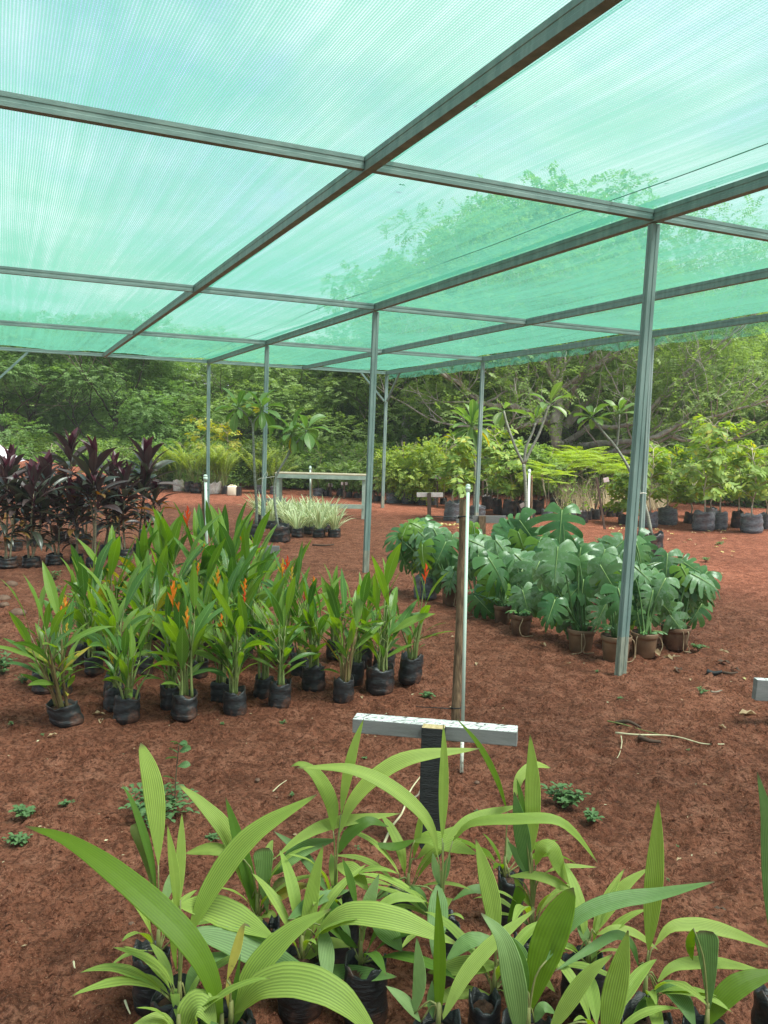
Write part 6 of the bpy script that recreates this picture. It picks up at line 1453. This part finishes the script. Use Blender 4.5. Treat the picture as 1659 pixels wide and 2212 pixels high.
# strings
def string(label, pts, r=.003):
    mb = MB(); p = spline(pts, 24); mb.tube(p, r, 5); o = mb.build('tie_string', MT['string'], None, tuple(p[0])); tag(o, label, 'string')
dP = dep_of(Vector((XB[4], YA[2], 1))) - .08
dP = dep_of(Vector((XB[4], YA[4], 1))) - .09
def sp_(x, y): return D('Z10', x, y, dP)
string('pale string knotted round the steel post with a loose loop hanging down', [sp_(765, 770), sp_(800, 752), sp_(842, 748), sp_(846, 700), sp_(820, 730), sp_(808, 790), sp_(806, 850), sp_(822, 930), sp_(826, 1000)])
string('pale string tying the bent plumeria to the steel post', [sp_(838, 750), sp_(870, 745), sp_(915, 738)])
dQ = dep_of(Vector((XB[6], YA[3], 1.2))) - .12
string('pale string tying the leaning plumeria to the far steel post', [D('Z12', 632, 752, dQ), D('Z12', 660, 748, dQ), D('Z12', 690, 752, dQ)], .005)

# ------------------------------------------------------------------ weeds
def weed(label, c, x, y, wpx, hpx, n, seed, leafpx=26, tall=False):
    rng = random.Random(seed); b = G(c, x, y, 0); b.z = gz(b.x, b.y); k = CROP[c][2] * mpp(b); org = tuple(b)
    rt = thing('weed', org, label, 'weed', 'green weeds sprouting from the soil'); lb = MB(); sb = MB()
    for q in range(n):
        a = rng.random() * 6.28; rr = wpx * k * rng.uniform(.25, 1) * .5; h = hpx * k * rng.uniform(.35, 1) * (1 - .4 * rr / (wpx * k * .5 + 1e-6))
        if tall: rr *= .25
        e = b + Vector((math.cos(a) * rr, math.sin(a) * rr, h)); m = b.lerp(e, .5) + Vector((0, 0, h * .15)); sp = spline([b - Vector((0, 0, .01)), m, e], 7); sb.tube(sp, [.0022, .002, .0019, .0017, .0015, .0013, .001], 5)
        for j in range(3, 7):
            for sg in (0, math.pi):
                az = a + sg + j * 1.57 + rng.uniform(-.4, .4); L = leafpx * k * rng.uniform(.6, 1.1)
                out_leaf(lb, sp[j], az, rad(rng.uniform(5, 45)), L, L * .30, 'u', 5, .25, .7, 0, 7, rng=rng)
    sb.build('stem', MT['weedstem'], rt, org); lb.build('foliage', MT['weed'], rt, org)
weed('low leafy weed clump spreading behind the tall pale spear of the leaning palm seedling', 'Z1', 900, 620, 560, 210, 26, 1, 62)
def tall_weed():
    b = G('Z1', 1035, 600, 0); b.z = gz(b.x, b.y); d = dep_of(b); k = CROP['Z1'][2] * mpp(b); org = tuple(b); rng = random.Random(3)
    rt = thing('weed', org, 'single upright weed on a thin dark stem with round leaves, left of the white board', 'weed', 'green weeds sprouting from the soil'); lb = MB(); sb = MB()
    sp = spline([b, D('Z1', 1035, 450, d), D('Z1', 1045, 270, d), D('Z1', 1062, 95, d)], 12); sb.tube(sp, [.003 - .00012 * i for i in range(12)], 6)
    for (x, y, ax_, L) in [(1035, 330, -1, 90), (1055, 245, 1, 85), (1058, 160, -1, 85), (1062, 145, 1, 95), (1060, 190, -1, 90), (1064, 95, 1, 65), (1064, 92, -1, 60), (1064, 90, 1, 60), (1063, 92, -1, 40), (1030, 390, -1, 70), (1036, 400, 1, 70)]:
        out_leaf(lb, D('Z1', x, y, d), (-YAW if ax_ > 0 else math.pi - YAW) + rng.uniform(-.5, .5), rad(rng.uniform(0, 30)), L * k, L * k * .36, 'u', 5, .2, .5, 0, 8, rng=rng, twist=-.6)
    sb.build('stem', MT['weedstem'], rt, org); lb.build('foliage', MT['weed'], rt, org)
tall_weed()
weed('leafy weed clump on bare soil right of the wide pale spear', 'Z3', 1005, 690, 330, 190, 18, 4, 62)
weed('flat creeping weed just below the leafy clump at the right', 'Z3', 1190, 800, 150, 60, 7, 5, 58)
weed('weed cut by the left picture edge, upper shoot of round leaves', 'Z1', 20, 580, 170, 110, 7, 6, 60)
weed('weed rosette cut by the left picture edge, low by the soil', 'Z1', -10, 760, 190, 80, 9, 7, 45)
weed('tiny weed sprout alone on the soil left of the palm seedlings', 'Z1', 305, 500, 90, 70, 7, 8, 30)
weed('tiny weed sprout right of the leaning spear, near the dark-leaved seedling', 'Z1', 1278, 740, 70, 30, 4, 9, 40)
weed('weedy tangle at the left picture edge beside the heliconias', 'Z5', 20, 1230, 200, 210, 15, 10, 42)
weed('weed in front of the small heliconia at the far left', 'Z5', 160, 1290, 110, 70, 8, 11, 28)
weed('pale weed behind the left end of the heliconias', 'Z5', 385, 670, 120, 110, 8, 12, 30)
weed('pale weed right of the cordyline bags', 'Z5', 890, 470, 110, 80, 9, 13, 26)
weed('pale weed under the cordylines, left of the heliconia tips', 'Z5', 380, 560, 110, 90, 8, 14, 26)
weed('grey green weed between cordylines and heliconias', 'Z5', 950, 720, 170, 90, 10, 15, 28)
weed('small bright sprout left of the brown stake', 'Z6', 1340, 1255, 75, 40, 4, 16, 40)
weed('little weed at the foot of the rightmost monstera pot', 'Z9', 1335, 1215, 130, 60, 8, 17, 42)
weed('straggly weed on open soil right of the front post', 'Z14', 1075, 370, 110, 50, 6, 18, 30)
weed('weed tuft on the red soil at the right, farther off', 'Z9', 1400, 460, 90, 50, 9, 19, 24)
weed('weed tuft among the fallen leaves at the far right', 'Z9', 1510, 320, 100, 40, 9, 20, 22)
weed('weed tuft left of the front post on far soil', 'Z9', 515, 300, 80, 70, 8, 21, 18)
for i, (c, x, y, w) in enumerate([('Z2', 480, 75, 40), ('Z2', 75, 85, 30), ('Z2', 540, 560, 40), ('Z2', 1010, 305, 40), ('Z3', 390, 710, 44), ('Z2', 970, 935, 50), ('Z5', 1550, 1555, 26), ('Z5', 80, 1600, 40), ('Z14', 185, 185, 40), ('Z4', 950, 745, 30), ('Z4', 1030, 45, 30), ('Z5', 290, 1645, 30), ('Z4', 870, 1080, 30), ('Z14', 380, 400, 50)]):
    weed('tiny green sprout on the bare soil', c, x, y, w, w * .5, 3, 40 + i, w * .5)
# grass beyond
def dry_grass():
    nr = np.random.default_rng(12); V = []
    for (x, y, w) in [(140, 905, 150), (440, 900, 120), (760, 880, 80), (60, 890, 90)]:
        for q in range(260):
            p = np.array(G('Z12', x + nr.uniform(-w, w), y + nr.uniform(-14, 12), 0)); h = nr.uniform(.35, .85); d = np.array([nr.normal(0, .28), nr.normal(0, .28), 1]) * h; s = np.array([.006, .002, 0]) * nr.uniform(.6, 1.2); V.append([p - s, p + s, p + d])
    o = npmesh('dry_grass', np.array(V).reshape(-1, 3), 3, MT['straw']); tag(o, 'dry straw coloured grass between the feathery trees', 'grass', kind='stuff')
dry_grass()
def undergrowth():
    nr = np.random.default_rng(13); n = 9000; a = np.radians(nr.uniform(-34, 36, n)) + YAW; d = nr.uniform(23.4, 28, n)
    P = np.stack([d * np.sin(a), d * np.cos(a), .1 + .5 * nr.random(n) ** 2], -1); D_ = nr.normal(0, 1, (n, 3)); D_[:, 2] = np.abs(D_[:, 2]) + .4
    o = npmesh('undergrowth', sprays(nr, P, D_, 3, .22, .26, .085), 4, [MT['f2'], MT['f3']], mi=np.arange(n * 6) // 40 % 2); tag(o, 'green undergrowth on the ground between the shrubs', 'undergrowth', kind='stuff')
undergrowth()

# ------------------------------------------------------------------ things lying on the soil
def dead_leaf_mesh(seed, mat):
    rng = random.Random(seed); mb = MB(); out_leaf(mb, (0, 0, .002), 0, rad(8), .10, .022, 'b', 5, rng.uniform(.3, .8), rng.uniform(.1, .5), 0, 9, rng=rng, wave=.35); return mb.build('dead_leaf', mat)
DL = [dead_leaf_mesh(i, MT[m]) for i, m in enumerate(['dry', 'dryyel', 'dry', 'drydark', 'dryyel'])]
for o in DL: COL.objects.unlink(o)
rl = random.Random(31)
def drop(c, x, y, L, kk, label, rz=None):
    b = G(c, x, y, 0); o = DL[kk].copy(); COL.objects.link(o); k = CROP[c][2] * mpp(b); s = L * k / .10
    o.location = (b.x, b.y, gz(b.x, b.y) + .004); o.scale = (s, s, s); o.rotation_euler = (rl.uniform(-.15, .15), 0, rl.random() * 6.28 if rz is None else rz); tag(o, label, 'dead leaf', 'dead leaves lying on the soil')
for x, y, L, kk, lab in [(990, 245, 60, 0, 'curled tan leaf on the soil below the charred strip'), (1440, 215, 60, 1, 'pale dry leaf left of the cut-off board'), (855, 160, 40, 0, 'pale leaf scrap in front of the pots'), (1230, 650, 80, 0, 'curled grey leaf standing on edge near the right, by the twig'), (1340, 140, 110, 3, 'dark matted leaf near the right edge'), (890, 190, 150, 3, 'flat grey leaf strip right of the front post'), (1560, 530, 180, 0, 'long dry bark-like leaf at the right edge'), (430, 175, 40, 0, 'leaf scrap at the foot of the front post')]:
    drop('Z14', x, y, L, kk, lab)
for c, x, y, L, kk, lab in [('Z4', 940, 910, 75, 0, 'crumpled pale leaf on the soil right of the tall pleated spear'), ('Z4', 1330, 1330, 110, 3, 'dark crumpled leaf on the soil at the far right'), ('Z4', 1180, 310, 40, 0, 'tan leaf scrap at the upper right of the bare soil'), ('Z5', 640, 1500, 90, 0, 'pale dry leaf right of the leftmost heliconia bag'), ('Z5', 700, 1575, 90, 0, 'dry leaf strip in front of the second heliconia bag'), ('Z5', 400, 1645, 70, 0, 'dry leaf below the leftmost heliconia bag'), ('Z2', 540, 822, 50, 0, 'pale torn leaf scrap left of the tall seedling'), ('Z6', 935, 1275, 50, 0, 'small dry leaf in front of the soil coated bag'), ('Z6', 1490, 870, 60, 0, 'dry leaf between the rightmost heliconia and the stake'), ('Z8', 1520, 1190, 90, 0, 'tan leaf on the soil before the monstera pots'), ('Z8', 970, 1355, 80, 0, 'pale leaf right of the brown stake'), ('Z9', 240, 1300, 70, 0, 'dry leaf at the end of a long pale root'), ('Z9', 1010, 1270, 170, 0, 'large brown withered leaf beside the pot right of the post'), ('Z9', 1120, 1270, 130, 0, 'second large withered leaf at the rightmost pot'), ('Z9', 1590, 1220, 100, 0, 'pale leaf right of the monsteras'), ('Z9', 1600, 1330, 120, 3, 'dark rotten leaf right of the monsteras')]:
    drop(c, x, y, L, kk, lab)
for i in range(64):
    x = rl.uniform(480, 1650); y = rl.uniform(150, 700) if i > 40 else rl.uniform(150, 300)
    if x < 1040 and y > 220: continue
    drop('Z9', x, y, rl.uniform(28, 60), rl.choice([0, 1, 1, 0, 4, 2]), 'pale fallen leaf on the red soil toward the far right')
for i in range(8): drop('Z8', rl.uniform(590, 790), rl.uniform(150, 240), rl.uniform(60, 110), 4, 'yellow palm scrap lying left of the weathered stake', rl.uniform(-.3, .3) - YAW)
for i, (x, y, lab) in enumerate([(1037, 482, 'dead leaf lying on the netting just right of the beam crossing'), (1246, 262, 'dead twiggy leaf on the netting beside the thick diagonal beam'), (1640, 722, 'dead leaf on the netting left of the front post top'), (1290, 770, 'dead leaf on the netting near the third beam'), (1730, 480, 'small dead leaf on the netting at the upper right')]):
    b = G('N', x, y, ZR + .078); o = DL[3].copy(); COL.objects.link(o); s = 22 * mpp(b) / .10 * (1 if i < 2 else .6); o.location = b; o.scale = (s, s, s); o.rotation_euler = (0, 0, i * 1.3); tag(o, lab, 'dead leaf', 'dead leaves on the netting')
def litter():
    nr = np.random.default_rng(44); V = []; n = 520
    d = 1.6 + 9 * nr.random(n); a = YAW + np.radians((nr.random(n) - .5) * 60); X = d * np.sin(a); Y = d * np.cos(a); Z = ground_h(X, Y) + .003
    for i in range(n):
        L = nr.uniform(.004, .02); w = L * nr.uniform(.06, .35); b = nr.random() * 6.28; e = np.array([math.cos(b), math.sin(b), nr.uniform(-.1, .25)]) * L; s_ = np.array([-math.sin(b), math.cos(b), 0]) * w; p = np.array([X[i], Y[i], Z[i]])
        V.append([p, p + e * .5 + s_ + [0, 0, .002], p + e, p + e * .5 - s_])
    o = npmesh('leaf_litter', np.array(V).reshape(-1, 3), 4, [MT['straw'], MT['dry'], MT['drydark']], mi=nr.choice(3, n, p=[.35, .4, .25])); tag(o, 'tiny bits of straw and leaf strewn over the soil', 'litter', kind='stuff')
litter()
# twigs and straws
def stick(name, label, c, pts, r, mat, cat='twig', lift=.018):
    P = []
    for x, y in pts:
        b = G(c, x, y, 0); b.z = gz(b.x, b.y) + lift; P.append(b)
    k = CROP[c][2] * mpp(P[0]); sp = spline(P, 16); mb = MB(); mb.tube(sp, [r * k * (1 - .5 * i / 15) for i in range(16)], 7); tag(mb.build(name, mat, None, tuple(sp[0])), label, cat)
stick('twig', 'long pale green stalk lying on the soil at the right', 'Z14', [(340, 705), (520, 735), (780, 720), (930, 770), (1100, 800), (1280, 822)], 9, MT['straw'])
stick('twig', 'second stalk crossing the long pale one', 'Z14', [(270, 610), (400, 645), (560, 680), (720, 720)], 7, MT['palmstem'])
stick('twig', 'thin curved straw hanging below the long stalk', 'Z14', [(388, 730), (395, 800), (375, 890), (352, 945)], 5, MT['straw'])
stick('bark_strip', 'dark brown bark strip beneath the long stalk, right piece', 'Z14', [(540, 755), (630, 780), (730, 785)], 24, MT['drydark'], 'bark')
stick('bark_strip', 'dark brown bark strip above the long stalk, left piece', 'Z14', [(350, 612), (450, 640), (560, 665)], 22, MT['drydark'], 'bark')
stick('bark_strip', 'charred strip of bark and plastic near the right edge', 'Z14', [(1130, 185), (1190, 195), (1260, 200)], 26, MT['black'], 'bark')
stick('bark_strip', 'wrinkled dark root piece right of the charred strip', 'Z14', [(1270, 185), (1330, 195), (1395, 185)], 14, MT['drydark'], 'bark')
stick('twig', 'grey twig beside the straggly weed', 'Z14', [(1165, 370), (1210, 358), (1260, 340)], 9, MT['twig'])
stick('twig', 'pale straw stick leaning by the charcoal post', 'Z2', [(1135, 940), (1200, 800), (1270, 680), (1320, 560), (1390, 455)], 10, MT['straw'])
stick('twig', 'short grey twig at the foot of the charcoal post', 'Z2', [(1345, 590), (1375, 575), (1390, 540)], 8, MT['twig'])
stick('twig', 'short straw lying left of the sharp leaning spear', 'Z2', [(410, 540), (455, 500), (500, 468)], 5, MT['straw'])
stick('twig', 'pale splinter at the lower left of the soil', 'Z1', [(703, 1850), (720, 1890), (738, 1935)], 9, MT['straw'])
stick('twig', 'small pale splinter left of the black bags', 'Z1', [(362, 1625), (368, 1660), (372, 1690)], 7, MT['straw'])
stick('twig', 'dark twig on the soil in front of the striped plants', 'Z6', [(620, 293), (690, 298), (755, 293)], 7, MT['drydark'])
for i, (c, x, y, s) in enumerate([('Z5', 80, 600, 44), ('Z5', 25, 700, 48), ('Z5', 125, 800, 56), ('Z5', 30, 740, 34), ('Z1', 745, 1290, 20), ('Z3', 385, 510, 20), ('Z2', 310, 465, 20)]):
    b = G(c, x, y, 0); k = CROP[c][2] * mpp(b); mb = MB(); rg = random.Random(i); rows = []
    for u in range(7):
        th = math.pi * u / 6; rows.append([b + Vector((math.sin(th) * math.cos(f) * (1 + .25 * mnoise.noise((f, u, i))), math.sin(th) * math.sin(f) * (.8 + .3 * mnoise.noise((u, f, i))), .12 + .62 * math.cos(th) * (1 + .3 * mnoise.noise((u, i, f))))) * s * k for f in [v * 6.283 / 10 for v in range(10)]])
    mb.grid(rows, closed=True); tag(mb.build('stone', MT['rock'], None, tuple(b)), ['flat brown stone at the left, topmost of the four', 'pale round stone cut by the left picture edge', 'largest grey stone behind the leftmost heliconia', 'small dark stone under the pale one at the left edge', 'dark pebble left of the black palm bags', 'orange pebble right of the white board pipe', 'yellowish pebble left of the tall palm seedling'][i], 'stone', 'stones on the soil')
# heap of soil and sheeting behind the cordylines
def heap():
    b = G('Z7', 330, 690, 0); rows = []
    mb = MB()
    for i in range(15):
        row = []
        for j in range(25):
            u, v = i / 14 * 2 - 1, j / 24 * 2 - 1; e = max(0, 1 - u * u) * max(0, 1 - v * v); row.append(b + _r0 * v * 2.4 + Vector((-_r0.y, _r0.x, 0)) * u * 1.4 + Vector((0, 0, -.05 + .85 * e ** .7 * (1 + .25 * mnoise.noise((u * 2, v * 3, 5))) + .06 * mnoise.noise((u * 9, v * 12, 2)))))
        rows.append(row)
    mb.grid(rows); tag(mb.build('soil_mound', MT['soil']), 'mound of orange red soil behind the cordylines', 'mound', kind='structure')
    t = G('Z7', 90, 620, 0); mb = MB(); rows = []
    for i in range(24):
        row = []
        for j in range(34):
            u, v = i / 23 * 2 - 1, j / 33 * 2 - 1; e = max(0, 1 - abs(u) ** 2.2) * max(0, 1 - abs(v) ** 2.2); row.append(t + _r0 * (v * 1.0 - .1) + Vector((-_r0.y, _r0.x, 0)) * u * .8 + Vector((0, 0, .01 + 1.0 * e ** .6 * (1 + .35 * mnoise.noise((u * 2.2, v * 3, 8)) - .3 * v) + .07 * abs(mnoise.noise((u * 7, v * 8, 4))))))
        rows.append(row)
    mb.grid(rows); tag(mb.build('tarpaulin_heap', MT['tarp']), 'heap of crumpled grey white plastic sheeting behind the cordylines at the left edge', 'tarpaulin')
    t = G('Z7', 520, 650, 0); mb = MB(); rows = []
    for i in range(12):
        rows.append([t + _r0 * ((j / 29 * 2 - 1) * 1.3) + Vector((-_r0.y, _r0.x, 0)) * ((i / 11 * 2 - 1) * .6) + Vector((0, 0, .05 + .10 * abs(mnoise.noise((i * .5, j * .4, 3))))) for j in range(30)])
    mb.grid(rows); tag(mb.build('plastic_sheet', MT['tarp']), 'flat crumpled plastic sheet lying on the soil behind the cordylines', 'sheet')
heap()

# ------------------------------------------------------------------ thin far haze, also added to lift the dark forest gaps
def haze():
    m, t = newmat('thin_haze'); o = N(t, 'ShaderNodeOutputMaterial'); v = N(t, 'ShaderNodeVolumePrincipled')
    v.inputs['Color'].default_value = (.93, .96, 1, 1); v.inputs['Density'].default_value = .0015; v.inputs['Anisotropy'].default_value = .2
    t.links.new(v.outputs[0], o.inputs['Volume'])
    mb = MB(); mb.box((0, 230, 24), 900, 680, 52); tag(mb.build('haze', m), 'thin haze over the far hill, added also to lighten dark forest gaps', 'haze', kind='stuff')
haze()
